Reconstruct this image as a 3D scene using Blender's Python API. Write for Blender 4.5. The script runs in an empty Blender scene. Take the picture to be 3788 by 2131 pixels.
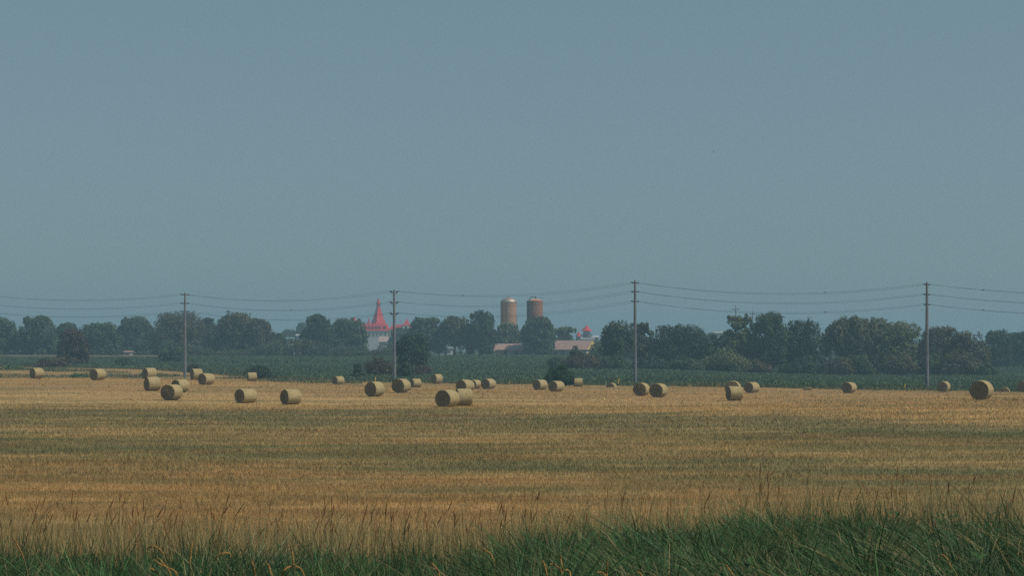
import bpy, math, random
import numpy as np
from mathutils import Vector
R = math.radians
rng = np.random.default_rng(7)
random.seed(7)
scn = bpy.context.scene
COL = scn.collection

# ------------------------------------------------------------------ camera
F, W0, H0, HZ, CZ = 7000.0, 3788.0, 2131.0, 1290.0, 4.85   # focal in photo pixels, photo size, horizon row, eye height
cam_d = bpy.data.cameras.new('camera')
cam = bpy.data.objects.new('camera', cam_d); COL.objects.link(cam)
cam_d.sensor_fit = 'HORIZONTAL'; cam_d.sensor_width = 36.0
cam_d.lens = 36.0 * F / W0
cam_d.shift_y = (HZ - H0 / 2) / W0
cam_d.clip_start = 0.5; cam_d.clip_end = 9000
cam.location = (0, 0, CZ); cam.rotation_euler = (R(90), 0, 0)
scn.camera = cam

# ------------------------------------------------------------------ sky, sun, exposure
SUN_ELEV, SUN_AZ = 50.0, 110.0            # azimuth clockwise from +Y (view direction)
world = bpy.data.worlds.new('World'); scn.world = world; world.use_nodes = True
nt = world.node_tree; nt.nodes.clear()
out = nt.nodes.new('ShaderNodeOutputWorld'); bg = nt.nodes.new('ShaderNodeBackground')
sky = nt.nodes.new('ShaderNodeTexSky'); sky.sky_type = 'NISHITA'; sky.sun_disc = False
sky.sun_elevation = R(SUN_ELEV); sky.sun_rotation = R(SUN_AZ)
sky.air_density = 1.0; sky.dust_density = 1.2; sky.ozone_density = 1.6; sky.altitude = 200
hs = nt.nodes.new('ShaderNodeHueSaturation'); hs.inputs['Saturation'].default_value = 0.62
mx = nt.nodes.new('ShaderNodeMix'); mx.data_type = 'RGBA'
mx.inputs[0].default_value = 0.65
mx.inputs[7].default_value = (1.84, 3.60, 4.30, 1)      # even grey-blue summer haze high over the fields
nt.links.new(sky.outputs[0], hs.inputs['Color']); nt.links.new(hs.outputs[0], mx.inputs[6])
nt.links.new(mx.outputs[2], bg.inputs[0]); bg.inputs[1].default_value = 0.100
nt.links.new(bg.outputs[0], out.inputs[0])
sl = bpy.data.lights.new('sun', 'SUN'); so = bpy.data.objects.new('sun', sl); COL.objects.link(so)
sl.energy = 4.6; sl.angle = R(0.6); sl.color = (1.0, 0.88, 0.70)
az, el = R(SUN_AZ), R(SUN_ELEV)
sd = Vector((math.sin(az) * math.cos(el), math.cos(az) * math.cos(el), math.sin(el)))
so.rotation_euler = sd.to_track_quat('Z', 'Y').to_euler(); so.location = sd * 200
scn.view_settings.view_transform = 'Standard'; scn.view_settings.look = 'None'
scn.view_settings.exposure = -0.50; scn.view_settings.gamma = 1.0
scn.view_settings.use_curve_mapping = False
scn.cycles.max_bounces = 6; scn.cycles.diffuse_bounces = 2; scn.cycles.transparent_max_bounces = 6
scn.cycles.volume_bounces = 0; scn.cycles.use_denoising = False

# ------------------------------------------------------------------ helpers
def tag(o, label=None, cat=None, group=None, kind=None):
    if label: o['label'] = label
    if cat: o['category'] = cat
    if group: o['group'] = group
    if kind: o['kind'] = kind
    return o
def link(o, parent=None):
    COL.objects.link(o)
    if parent is not None: o.parent = parent
    return o
def thing(name, label, cat, loc=(0, 0, 0), rz=0.0, group=None):
    o = bpy.data.objects.new(name, None); o.empty_display_size = 0.3
    link(o); o.location = loc; o.rotation_euler = (0, 0, rz)
    return tag(o, label, cat, group)
def np_obj(name, V, Fc, mat, parent=None, cols=None, smooth=False):
    """V (n,3); Fc (m,k) faces, or list of face arrays."""
    fl = Fc if isinstance(Fc, list) else [Fc]
    fl = [np.asarray(f, dtype=np.int32) for f in fl if len(f)]
    me = bpy.data.meshes.new(name)
    me.vertices.add(len(V)); me.vertices.foreach_set('co', np.asarray(V, dtype=np.float32).ravel())
    loops = np.concatenate([f.ravel() for f in fl])
    sizes = np.concatenate([np.full(len(f), f.shape[1], dtype=np.int32) for f in fl])
    starts = np.concatenate([[0], np.cumsum(sizes)[:-1]]).astype(np.int32)
    me.loops.add(len(loops)); me.loops.foreach_set('vertex_index', loops)
    me.polygons.add(len(sizes)); me.polygons.foreach_set('loop_start', starts)
    me.polygons.foreach_set('use_smooth', np.full(len(sizes), smooth))
    if cols is not None:
        a = me.color_attributes.new('col', 'FLOAT_COLOR', 'POINT')
        c = np.ones((len(V), 4), dtype=np.float32); c[:, :3] = cols
        a.data.foreach_set('color', c.ravel())
    me.update(calc_edges=True)
    if mat is not None: me.materials.append(mat)
    return link(bpy.data.objects.new(name, me), parent)
class MB:
    def __init__(s): s.v = []; s.f = {3: [], 4: []}; s.n = 0; s.extra = []
    def add(s, V, faces):
        for f in faces:
            if len(f) in s.f: s.f[len(f)].append([i + s.n for i in f])
            else:
                for k in range(1, len(f) - 1): s.f[3].append([f[0] + s.n, f[k] + s.n, f[k + 1] + s.n])
        s.v += [tuple(p) for p in V]; s.n += len(V); return s
    def box(s, x0, x1, y0, y1, z0, z1):
        V = [(x, y, z) for z in (z0, z1) for y in (y0, y1) for x in (x0, x1)]
        return s.add(V, [(0, 2, 3, 1), (4, 5, 7, 6), (0, 1, 5, 4), (2, 6, 7, 3), (0, 4, 6, 2), (1, 3, 7, 5)])
    def rings(s, rings, cap=True):
        n = len(rings[0]); V = [p for r in rings for p in r]; f = []
        for k in range(len(rings) - 1):
            for i in range(n):
                j = (i + 1) % n; f.append((k * n + i, k * n + j, (k + 1) * n + j, (k + 1) * n + i))
        if cap: f += [tuple(range(n))[::-1], tuple((len(rings) - 1) * n + i for i in range(n))]
        return s.add(V, f)
    def lathe(s, prof, n=16, c=(0, 0), rot=0.0, cap=True):
        return s.rings([[(c[0] + r * math.cos(rot + 2 * math.pi * i / n), c[1] + r * math.sin(rot + 2 * math.pi * i / n), z)
                         for i in range(n)] for r, z in prof], cap)
    def tube(s, pts, rad, n=6):
        pts = [Vector(p) for p in pts]; rad = rad if isinstance(rad, (list, tuple)) else [rad] * len(pts)
        rr = []
        for i, p in enumerate(pts):
            d = (pts[min(i + 1, len(pts) - 1)] - pts[max(i - 1, 0)]).normalized()
            a = d.cross(Vector((0.02, 1, 0.03))).normalized(); b = d.cross(a).normalized()
            rr.append([tuple(p + (a * math.cos(2 * math.pi * k / n) + b * math.sin(2 * math.pi * k / n)) * rad[i]) for k in range(n)])
        return s.rings(rr)
    def build(s, name, mat, parent=None, smooth=False):
        return np_obj(name, np.array(s.v), [f for f in (np.array(s.f[3]), np.array(s.f[4])) if len(f)], mat, parent, smooth=smooth)

# ------------------------------------------------------------------ terrain
def ss(a, b, x):
    t = np.clip((x - a) / (b - a), 0, 1); return t * t * (3 - 2 * t)
A_ = np.array([  # photo x, photo y of the ground, distance, weight
    (136, 1401, 272, 1), (362, 1407, 262, 1), (553, 1401, 268, 1), (563, 1447, 200, 1), (726, 1406, 262, 1), (763, 1424, 250, 1),
    (667, 1452, 215, 1), (635, 1482, 180, 1), (932, 1411, 325, 1), (1251, 1423, 318, 1), (910, 1492, 180, 1), (1076, 1497, 174, 1),
    (1386, 1468, 187, 1), (1484, 1454, 196, 1), (1538, 1434, 300, 1), (1616, 1421, 288, 1), (1720, 1451, 220, 1), (1807, 1440, 265, 1),
    (1655, 1507, 161, 1), (1998, 1443, 265, 1), (2058, 1450, 252, 1), (2139, 1430, 295, 1), (2373, 1466, 214, 1), (2436, 1471, 203, 1),
    (2717, 1483, 190, 1), (2781, 1453, 255, 1), (3141, 1453, 255, 1), (3491, 1450, 265, 1), (3631, 1480, 150, 1), (2400, 1500, 165, 1),
    (2900, 1452, 235, 1), (3300, 1452, 235, 1), (3700, 1450, 225, 1), (100, 1362, 430, 2), (350, 1362, 425, 2), (-200, 1362, 430, 2), (500, 1372, 410, 1),
    (685, 1399, 357, 2), (1000, 1400, 352, 1), (1458, 1412, 331, 2), (1894, 1424, 312, 1), (2350, 1424, 304, 2), (3428, 1447, 280, 2), (3800, 1450, 265, 1),
    (300, 1440, 205, 1), (0, 1500, 165, 1), (400, 1530, 142, 1), (3300, 1530, 135, 1), (3700, 1560, 120, 1)])
AX = (A_[:, 0] - 1894) / F * A_[:, 2]; AY = A_[:, 2]; AZ = CZ - (A_[:, 1] - HZ) / F * A_[:, 2]
def Xat(px, D): return (px - 1894) / F * D
def Zat(py, D): return CZ - (py - HZ) / F * D
DIPS = [(Xat(2265, 288), 288, .75), (Xat(2990, 268), 268, .95), (Xat(3716, 268), 268, .75)]
def ridge(X):                # height of the grassy road bank crest along X (at about 24 m)
    return 1.71 + 0.33 * ss(-1.0, 2.5, X) + 0.13 * ss(1.8, 4.2, X) + 0.05 * np.sin(X * 1.9) + 0.04 * np.sin(X * 4.3 + 1)
def G(X, Y):
    X = np.asarray(X, dtype=float); Y = np.asarray(Y, dtype=float)
    r = ss(345, 650, Y); rr = ss(470, 720, Y); right = ss(25, 75, X - (Y - 400) * 0.05)
    mid = -0.9 * ss(150, 310, Y) * (1 - r) + 2.1 * r
    rgt = -1.65 * ss(200, 300, Y) * (1 - rr) + 2.1 * rr
    prior = mid * (1 - right) + rgt * right
    num = 0.10 * prior; den = 0.10 + 0 * prior
    for x, y, z, w in zip(AX, AY, AZ, A_[:, 3]):
        k = w * np.exp(-(((X - x) / 13.0) ** 2 + ((Y - y) / 24.0) ** 2) / 2); num = num + k * z; den = den + k
    z = num / den
    z = z * ss(70, 120, Y)
    z = z + .5 * ss(624, 634, Y) * (1 - ss(652, 664, Y)) * (1 - ss(-118, -108, X))
    for x, y, d in DIPS: z = z - d * np.exp(-(((X - x) / 3.4) ** 2 + ((Y - y) / 2.6) ** 2) ** 2)
    rg = ridge(X)
    bank = np.where(Y < 24, rg + (24 - np.clip(Y, 7, 24)) * 0.078, rg * (1 - ss(24, 44, Y)))
    return np.where(Y < 50, bank + z, z)
def G1(x, y): return float(G(np.array([x]), np.array([y]))[0])
def hit(px, py, d0=60):
    D = np.arange(d0, 700, 0.5); g = G((px - 1894) / F * D, D); z = CZ - (py - HZ) / F * D
    k = np.argmax(z <= g + 1e-4)
    return float(D[k]) if (z <= g).any() else 320.0
EX = np.array([-900, -300, -110, -62, -45, -20, 0, 17, 30, 61, 110, 300, 900.]); EY = np.array([900, 620, 445, 398, 352, 328, 312, 300, 292, 275, 250, 180, 120.])
def Ye(X): return np.interp(X, EX, EY) + 1.2 * np.sin(X * 0.21) + 0.7 * np.sin(X * 0.57)

# ------------------------------------------------------------------ materials
def mat(name, base=(.5, .5, .5), rough=.8, metal=0.0, var=0.12, scale=3.0, bump=0.0, bscale=20.0, spec=.25):
    m = bpy.data.materials.new(name); m.use_nodes = True; t = m.node_tree; b = t.nodes['Principled BSDF']
    b.inputs['Roughness'].default_value = rough; b.inputs['Metallic'].default_value = metal
    b.inputs['Specular IOR Level'].default_value = spec
    tc = t.nodes.new('ShaderNodeTexCoord'); n = t.nodes.new('ShaderNodeTexNoise')
    n.inputs['Scale'].default_value = scale; n.inputs['Detail'].default_value = 5
    t.links.new(tc.outputs['Object'], n.inputs['Vector'])
    cr = t.nodes.new('ShaderNodeValToRGB'); c = cr.color_ramp
    c.elements[0].position = .3; c.elements[1].position = .7
    c.elements[0].color = tuple(v * (1 - var) for v in base) + (1,); c.elements[1].color = tuple(min(1, v * (1 + var)) for v in base) + (1,)
    t.links.new(n.outputs[0], cr.inputs[0]); t.links.new(cr.outputs[0], b.inputs['Base Color'])
    if bump:
        n2 = t.nodes.new('ShaderNodeTexNoise'); n2.inputs['Scale'].default_value = bscale; n2.inputs['Detail'].default_value = 4
        t.links.new(tc.outputs['Object'], n2.inputs['Vector'])
        bp = t.nodes.new('ShaderNodeBump'); bp.inputs['Strength'].default_value = bump; bp.inputs['Distance'].default_value = .05
        t.links.new(n2.outputs[0], bp.inputs['Height']); t.links.new(bp.outputs[0], b.inputs['Normal'])
    return m
def leaf_mat(name, trans=0.3, rough=.7):
    """colour comes from the leaf's own colour attribute; thin leaves pass some light"""
    m = bpy.data.materials.new(name); m.use_nodes = True; t = m.node_tree; b = t.nodes['Principled BSDF']
    a = t.nodes.new('ShaderNodeAttribute'); a.attribute_name = 'col'
    b.inputs['Roughness'].default_value = rough; b.inputs['Specular IOR Level'].default_value = .15
    t.links.new(a.outputs['Color'], b.inputs['Base Color'])
    tr = t.nodes.new('ShaderNodeBsdfTranslucent'); mx = t.nodes.new('ShaderNodeMixShader'); mx.inputs[0].default_value = trans
    t.links.new(a.outputs['Color'], tr.inputs['Color'])
    t.links.new(b.outputs[0], mx.inputs[1]); t.links.new(tr.outputs[0], mx.inputs[2])
    t.links.new(mx.outputs[0], t.nodes['Material Output'].inputs[0]); return m
class NT:
    def __init__(s, t): s.t = t
    def n(s, k, **kw):
        o = s.t.nodes.new(k)
        for a, v in kw.items(): setattr(o, a, v)
        return o
    def math(s, op, a, b=None, c=None):
        o = s.n('ShaderNodeMath', operation=op)
        for i, v in enumerate((a, b, c)):
            if v is None: continue
            if isinstance(v, (int, float)): o.inputs[i].default_value = v
            else: s.t.links.new(v, o.inputs[i])
        return o.outputs[0]
    def noise(s, vec, scale, detail=3, rough=.5):
        o = s.n('ShaderNodeTexNoise'); o.inputs['Scale'].default_value = scale; o.inputs['Detail'].default_value = detail
        o.inputs['Roughness'].default_value = rough
        s.t.links.new(vec, o.inputs['Vector']); return o.outputs[0]
    def mapv(s, vec, sc, rz=0.0):
        o = s.n('ShaderNodeMapping'); o.inputs['Scale'].default_value = sc; o.inputs['Rotation'].default_value = (0, 0, rz)
        s.t.links.new(vec, o.inputs[0]); return o.outputs[0]
    def ramp(s, f, stops, interp='LINEAR'):
        o = s.n('ShaderNodeValToRGB'); c = o.color_ramp; c.interpolation = interp
        while len(c.elements) > 1: c.elements.remove(c.elements[-1])
        c.elements[0].position = stops[0][0]; c.elements[0].color = tuple(stops[0][1]) + (1,)
        for p, col in stops[1:]:
            e = c.elements.new(p); e.color = tuple(col) + (1,)
        s.t.links.new(f, o.inputs[0]); return o.outputs[0]
    def mix(s, f, a, b, mode='MIX'):
        o = s.n('ShaderNodeMix', data_type='RGBA', blend_type=mode)
        for i, v in ((0, f), (6, a), (7, b)):
            if isinstance(v, (int, float)): o.inputs[i].default_value = v
            elif isinstance(v, tuple): o.inputs[i].default_value = v + (1,) if len(v) == 3 else v
            else: s.t.links.new(v, o.inputs[i])
        return o.outputs[2]
GOLD, BGOLD, OLIVE, GREEN, BROWN = (.54, .32, .125), (.68, .44, .20), (.235, .195, .080), (.120, .150, .066), (.38, .20, .075)
def field_colour(n):
    """stubble colour by place: dry gold, brown swaths and greener regrowth bands of this one meadow"""
    g = n.n('ShaderNodeNewGeometry'); sx = n.n('ShaderNodeSeparateXYZ'); n.t.links.new(g.outputs['Position'], sx.inputs[0])
    cb = n.n('ShaderNodeCombineXYZ'); n.t.links.new(sx.outputs[0], cb.inputs[0]); n.t.links.new(sx.outputs[1], cb.inputs[1])
    P = cb.outputs[0]; X, Y = sx.outputs[0], sx.outputs[1]
    st = n.mapv(P, (.035, .16, 1), R(7))
    big = n.noise(st, 1.0, 4, .6)
    v = n.math('ADD', Y, n.math('ADD', n.math('MULTIPLY', n.math('MAXIMUM', X, 0.0), 1.0), n.math('MULTIPLY', n.math('MINIMUM', X, 0.0), .3)))
    v = n.math('ADD', v, n.math('MULTIPLY', n.math('SUBTRACT', big, .5), 42))
    base = n.ramp(n.math('DIVIDE', v, 300), [(0.13, (.40, .25, .11)), (.19, (.46, .27, .11)), (.235, (.42, .26, .11)), (.27, (.225, .20, .095)), (.31, (.25, .21, .10)),
        (.345, (.48, .33, .15)), (.38, (.25, .21, .095)), (.41, (.22, .195, .09)), (.445, (.180, .178, .085)), (.475, (.25, .205, .10)), (.50, (.58, .38, .165)), (.60, (.60, .385, .17)), (.68, (.46, .28, .12)), (.80, GOLD), (1, (.48, .29, .12))])
    st2 = n.mapv(P, (.045, .13, 1), R(10)); f2 = n.noise(st2, 1.0, 6, .68)
    base = n.mix(n.ramp(f2, [(.46, (0, 0, 0)), (.62, (.62, .62, .62))]), base, GREEN)
    st3 = n.mapv(P, (.040, .17, 1), R(4)); f3 = n.noise(st3, 1.3, 6, .68)
    base = n.mix(n.ramp(f3, [(.48, (0, 0, 0)), (.64, (.55, .55, .55))]), base, BROWN)
    st4 = n.mapv(P, (.045, .20, 1), R(5.5)); f4 = n.noise(st4, 1.7, 6, .7)
    base = n.mix(n.ramp(f4, [(.50, (0, 0, 0)), (.66, (.6, .6, .6))]), base, BGOLD)
    # wheel and mower lines, all laid the same way across the meadow
    rows = n.math('SINE', n.math('ADD', n.math('MULTIPLY', n.math('ADD', Y, n.math('MULTIPLY', X, .11)), 1.05), n.math('MULTIPLY', n.noise(n.mapv(P, (.02, .05, 1)), 1.0, 3), 14.0)))
    base = n.mix(n.ramp(rows, [(.60, (0, 0, 0)), (.98, (.30, .30, .30))]), base, (.20, .15, .07))
    f5 = n.noise(P, .9, 5, .7)
    return n.mix(n.ramp(f5, [(.47, (0, 0, 0)), (.62, (.5, .5, .5))]), base, (.19, .155, .07)), P
def field_mat(name, blades=False):
    m = bpy.data.materials.new(name); m.use_nodes = True; t = m.node_tree; b = t.nodes['Principled BSDF']; n = NT(t)
    b.inputs['Roughness'].default_value = .85; b.inputs['Specular IOR Level'].default_value = .1
    c, P = field_colour(n)
    if blades:
        a = n.n('ShaderNodeAttribute'); a.attribute_name = 'col'
        c = n.mix(1.0, c, a.outputs['Color'], 'MULTIPLY')
    else:
        g = n.n('ShaderNodeNewGeometry')
        f = n.noise(n.mapv(P, (5, 2.2, 1)), 1.5, 5, .75)
        c = n.mix(1.0, c, n.ramp(f, [(.32, (.42, .42, .42)), (.5, (.85, .85, .85)), (.68, (1.3, 1.28, 1.22))]), 'MULTIPLY')
        bp = n.n('ShaderNodeBump'); bp.inputs['Strength'].default_value = .8; bp.inputs['Distance'].default_value = .12
        t.links.new(f, bp.inputs['Height']); t.links.new(bp.outputs[0], b.inputs['Normal'])
    t.links.new(c, b.inputs['Base Color']); return m
def ground_mat(name, stops, scale=.3, aniso=(1, 1, 1), bump=.6, fine=6.0):
    m = bpy.data.materials.new(name); m.use_nodes = True; t = m.node_tree; b = t.nodes['Principled BSDF']; n = NT(t)
    b.inputs['Roughness'].default_value = .9; b.inputs['Specular IOR Level'].default_value = .05
    g = n.n('ShaderNodeNewGeometry'); P = n.mapv(g.outputs['Position'], aniso)
    f = n.noise(P, scale, 6, .65); c = n.ramp(f, stops)
    f2 = n.noise(g.outputs['Position'], fine, 4, .7)
    c = n.mix(1.0, c, n.ramp(f2, [(.35, (.5, .5, .5)), (.65, (1.2, 1.2, 1.2))]), 'MULTIPLY')
    bp = n.n('ShaderNodeBump'); bp.inputs['Strength'].default_value = bump; bp.inputs['Distance'].default_value = .2
    t.links.new(f2, bp.inputs['Height']); t.links.new(bp.outputs[0], b.inputs['Normal'])
    t.links.new(c, b.inputs['Base Color']); return m
M = {}
M['field'] = field_mat('stubble_ground'); M['stubble'] = field_mat('stubble_straw', True)
M['bank'] = ground_mat('bank_soil_and_thatch', [(.35, (.045, .05, .022)), (.6, (.11, .085, .04))], .8)
M['crop'] = ground_mat('crop_ground', [(.38, (.055, .105, .055)), (.62, (.08, .135, .068))], .05, (.5, 2.2, 1), fine=2.0)
M['far'] = ground_mat('far_meadow', [(.35, (.05, .08, .035)), (.65, (.15, .13, .08))], .02)
M['dirt'] = ground_mat('dry_track', [(.40, (.07, .075, .045)), (.5, (.19, .14, .12)), (.7, (.25, .19, .165))], .22)
M['leaf'] = leaf_mat('foliage', .25); M['grass'] = leaf_mat('grass_blades', .3)
M['bark'] = mat('bark', (.10, .085, .07), .9, var=.3, scale=2, bump=.6, bscale=8)
M['bark_pale'] = mat('pale_bark', (.26, .24, .21), .9, var=.3, scale=2, bump=.5, bscale=8)

# ------------------------------------------------------------------ ground sheets (shared edges)
def sheet(name, xs, ycols, m):
    ny = len(ycols); nx = len(xs)
    V = np.zeros((ny, nx, 3)); V[..., 0] = xs[None, :]
    for k, yc in enumerate(ycols): V[k, :, 1] = yc
    V[..., 2] = G(V[..., 0], V[..., 1])
    i = np.arange(nx - 1)[None, :] + (np.arange(ny - 1) * nx)[:, None]
    Fq = np.stack([i, i + 1, i + nx + 1, i + nx], -1).reshape(-1, 4)
    o = np_obj(name, V.reshape(-1, 3), Fq, m, smooth=True); return tag(o, kind='structure')
xs_c = np.unique(np.concatenate([np.linspace(-2500, -200, 24), np.linspace(-200, -40, 70), np.linspace(-40, 40, 130), np.linspace(40, 200, 70), np.linspace(200, 2500, 24)]))
one = np.ones_like(xs_c)
B1 = 46.0 * one; B2 = np.maximum(Ye(xs_c), 60); B3 = np.maximum(B2 + 30, np.where(xs_c > 30, 640, 640)) * one
o = sheet('grass_bank', xs_c, [one * y for y in np.concatenate([[-2500, -800, -200, -50], np.linspace(0, 46, 47)])], M['bank'])
tag(o, 'roadside bank of rank green grass')
ts = np.linspace(0, 1, 170); o = sheet('hay_field', xs_c, [B1 + (B2 - B1) * t for t in ts], M['field'])
ts = np.linspace(0, 1, 90); o = sheet('crop_field', xs_c, [B2 + (B3 - B2) * t for t in ts], M['crop'])
o = sheet('ground', xs_c, [B3, B3 + 12, B3 + 60, B3 + 150, B3 + 400, B3 * 0 + 1500, B3 * 0 + 2500], M['far'])
# pale dry track along the far side of the crop, left
tx = np.linspace(-190, -118, 30) ; tx = np.linspace(Xat(-300, 640), Xat(700, 640), 60)
V = []; 
for x in tx: V += [(x, 622, G1(x, 622) + .06), (x, 633, G1(x, 633) + .08), (x, 652, G1(x, 652) + .08)]
Fq = np.array([(3 * i + j, 3 * i + 3 + j, 3 * i + 4 + j, 3 * i + 1 + j) for i in range(len(tx) - 1) for j in (0, 1)])
tag(np_obj('track', np.array(V), Fq, M['dirt']), kind='structure')

# ------------------------------------------------------------------ grass makers
def tri_blades(x, y, z, h, w, lx, ly, ang, cols, name, m, **tg):
    """one upright triangle per blade"""
    n = len(x); V = np.zeros((n, 3, 3)); ca, sa = np.cos(ang) * w / 2, np.sin(ang) * w / 2
    V[:, 0] = np.stack([x - ca, y - sa, z - .02], -1); V[:, 1] = np.stack([x + ca, y + sa, z - .02], -1)
    V[:, 2] = np.stack([x + lx * h, y + ly * h, z + h], -1)
    Fc = np.arange(3 * n).reshape(n, 3); c = np.repeat(cols, 3, axis=0)
    return tag(np_obj(name, V.reshape(-1, 3), Fc, m, cols=c), **tg)
def curved_blades(x, y, z, h, w, lx, ly, ang, droop):
    """3-segment bending blades; returns V, F"""
    n = len(x); lv = [0, .4, .75, 1.0]; ws = [1, .9, .6, 0.0]
    V = np.zeros((n, 7, 3)); ca, sa = np.cos(ang) * w / 2, np.sin(ang) * w / 2; k = 0
    for l, s in zip(lv, ws):
        px = x + lx * h * l ** 1.8; py = y + ly * h * l ** 1.8; pz = z + h * (l - droop * l ** 3) - .02 * (l == 0)
        if s > 0:
            V[:, k] = np.stack([px - ca * s, py - sa * s, pz], -1); V[:, k + 1] = np.stack([px + ca * s, py + sa * s, pz], -1); k += 2
        else: V[:, k] = np.stack([px, py, pz], -1)
    b = (np.arange(n) * 7)[:, None]
    T = np.concatenate([b + np.array([[0, 1, 3]]), b + np.array([[0, 3, 2]]), b + np.array([[2, 3, 5]]), b + np.array([[2, 5, 4]]), b + np.array([[4, 5, 6]])])
    return V.reshape(-1, 3), T
def pick(n, pal, p, var=.25):
    pal = np.array(pal); c = pal[rng.choice(len(pal), n, p=np.array(p) / sum(p))]
    return c * (1 + var * rng.uniform(-1, 1, (n, 1)))
def vnoise(x, y, s, seed=0):
    """cheap smooth value noise 0..1"""
    r = np.random.default_rng(seed); T = r.random((64, 64)); u = x / s; v = y / s
    i = np.floor(u).astype(int); j = np.floor(v).astype(int); fu = u - i; fv = v - j
    fu = fu * fu * (3 - 2 * fu); fv = fv * fv * (3 - 2 * fv)
    a = T[i % 64, j % 64]; b = T[(i + 1) % 64, j % 64]; c = T[i % 64, (j + 1) % 64]; d = T[(i + 1) % 64, (j + 1) % 64]
    return (a * (1 - fu) + b * fu) * (1 - fv) + (c * (1 - fu) + d * fu) * fv
def wedge(n, d0, d1, marg=1.12):
    marg *= 1.10; n = int(n * 1.10)
    """points spread evenly over the viewed wedge of ground between two distances"""
    D = np.sqrt(rng.uniform(d0 * d0, d1 * d1, n)); return D * rng.uniform(-1, 1, n) * .2706 * marg, D

# stubble
xx, yy, hh, ww = [], [], [], []
for n, a, b, h, w in ((110000, 44, 70, .11, .013), (130000, 70, 105, .12, .020), (110000, 105, 165, .13, .034), (80000, 165, 420, .14, .06)):
    x, y = wedge(n, a, b); k = y < Ye(x) - 1; x, y = x[k], y[k]
    cl = vnoise(x, y, .55, 3) * .6 + vnoise(x, y, 2.3, 4) * .6
    s = (.45 + cl) * rng.uniform(.5, 1.4, len(x)); xx.append(x); yy.append(y); hh.append(h * s); ww.append(np.full(len(x), w) * rng.uniform(.7, 1.3, len(x)))
x, y, h, w = map(np.concatenate, (xx, yy, hh, ww)); n = len(x)
c = pick(n, [(1.0, 1.0, 1.0), (1.35, 1.32, 1.25), (.62, .66, .6), (.75, .9, .7)], (5, 3, 3, 1.5))
tri_blades(x, y, G(x, y), h, w, rng.normal(.0, .45, n), rng.normal(0, .45, n), rng.normal(0, .6, n), c, 'stubble', M['stubble'],
           label='short golden mown hay stubble covering the field', cat='stubble', kind='stuff')

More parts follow.
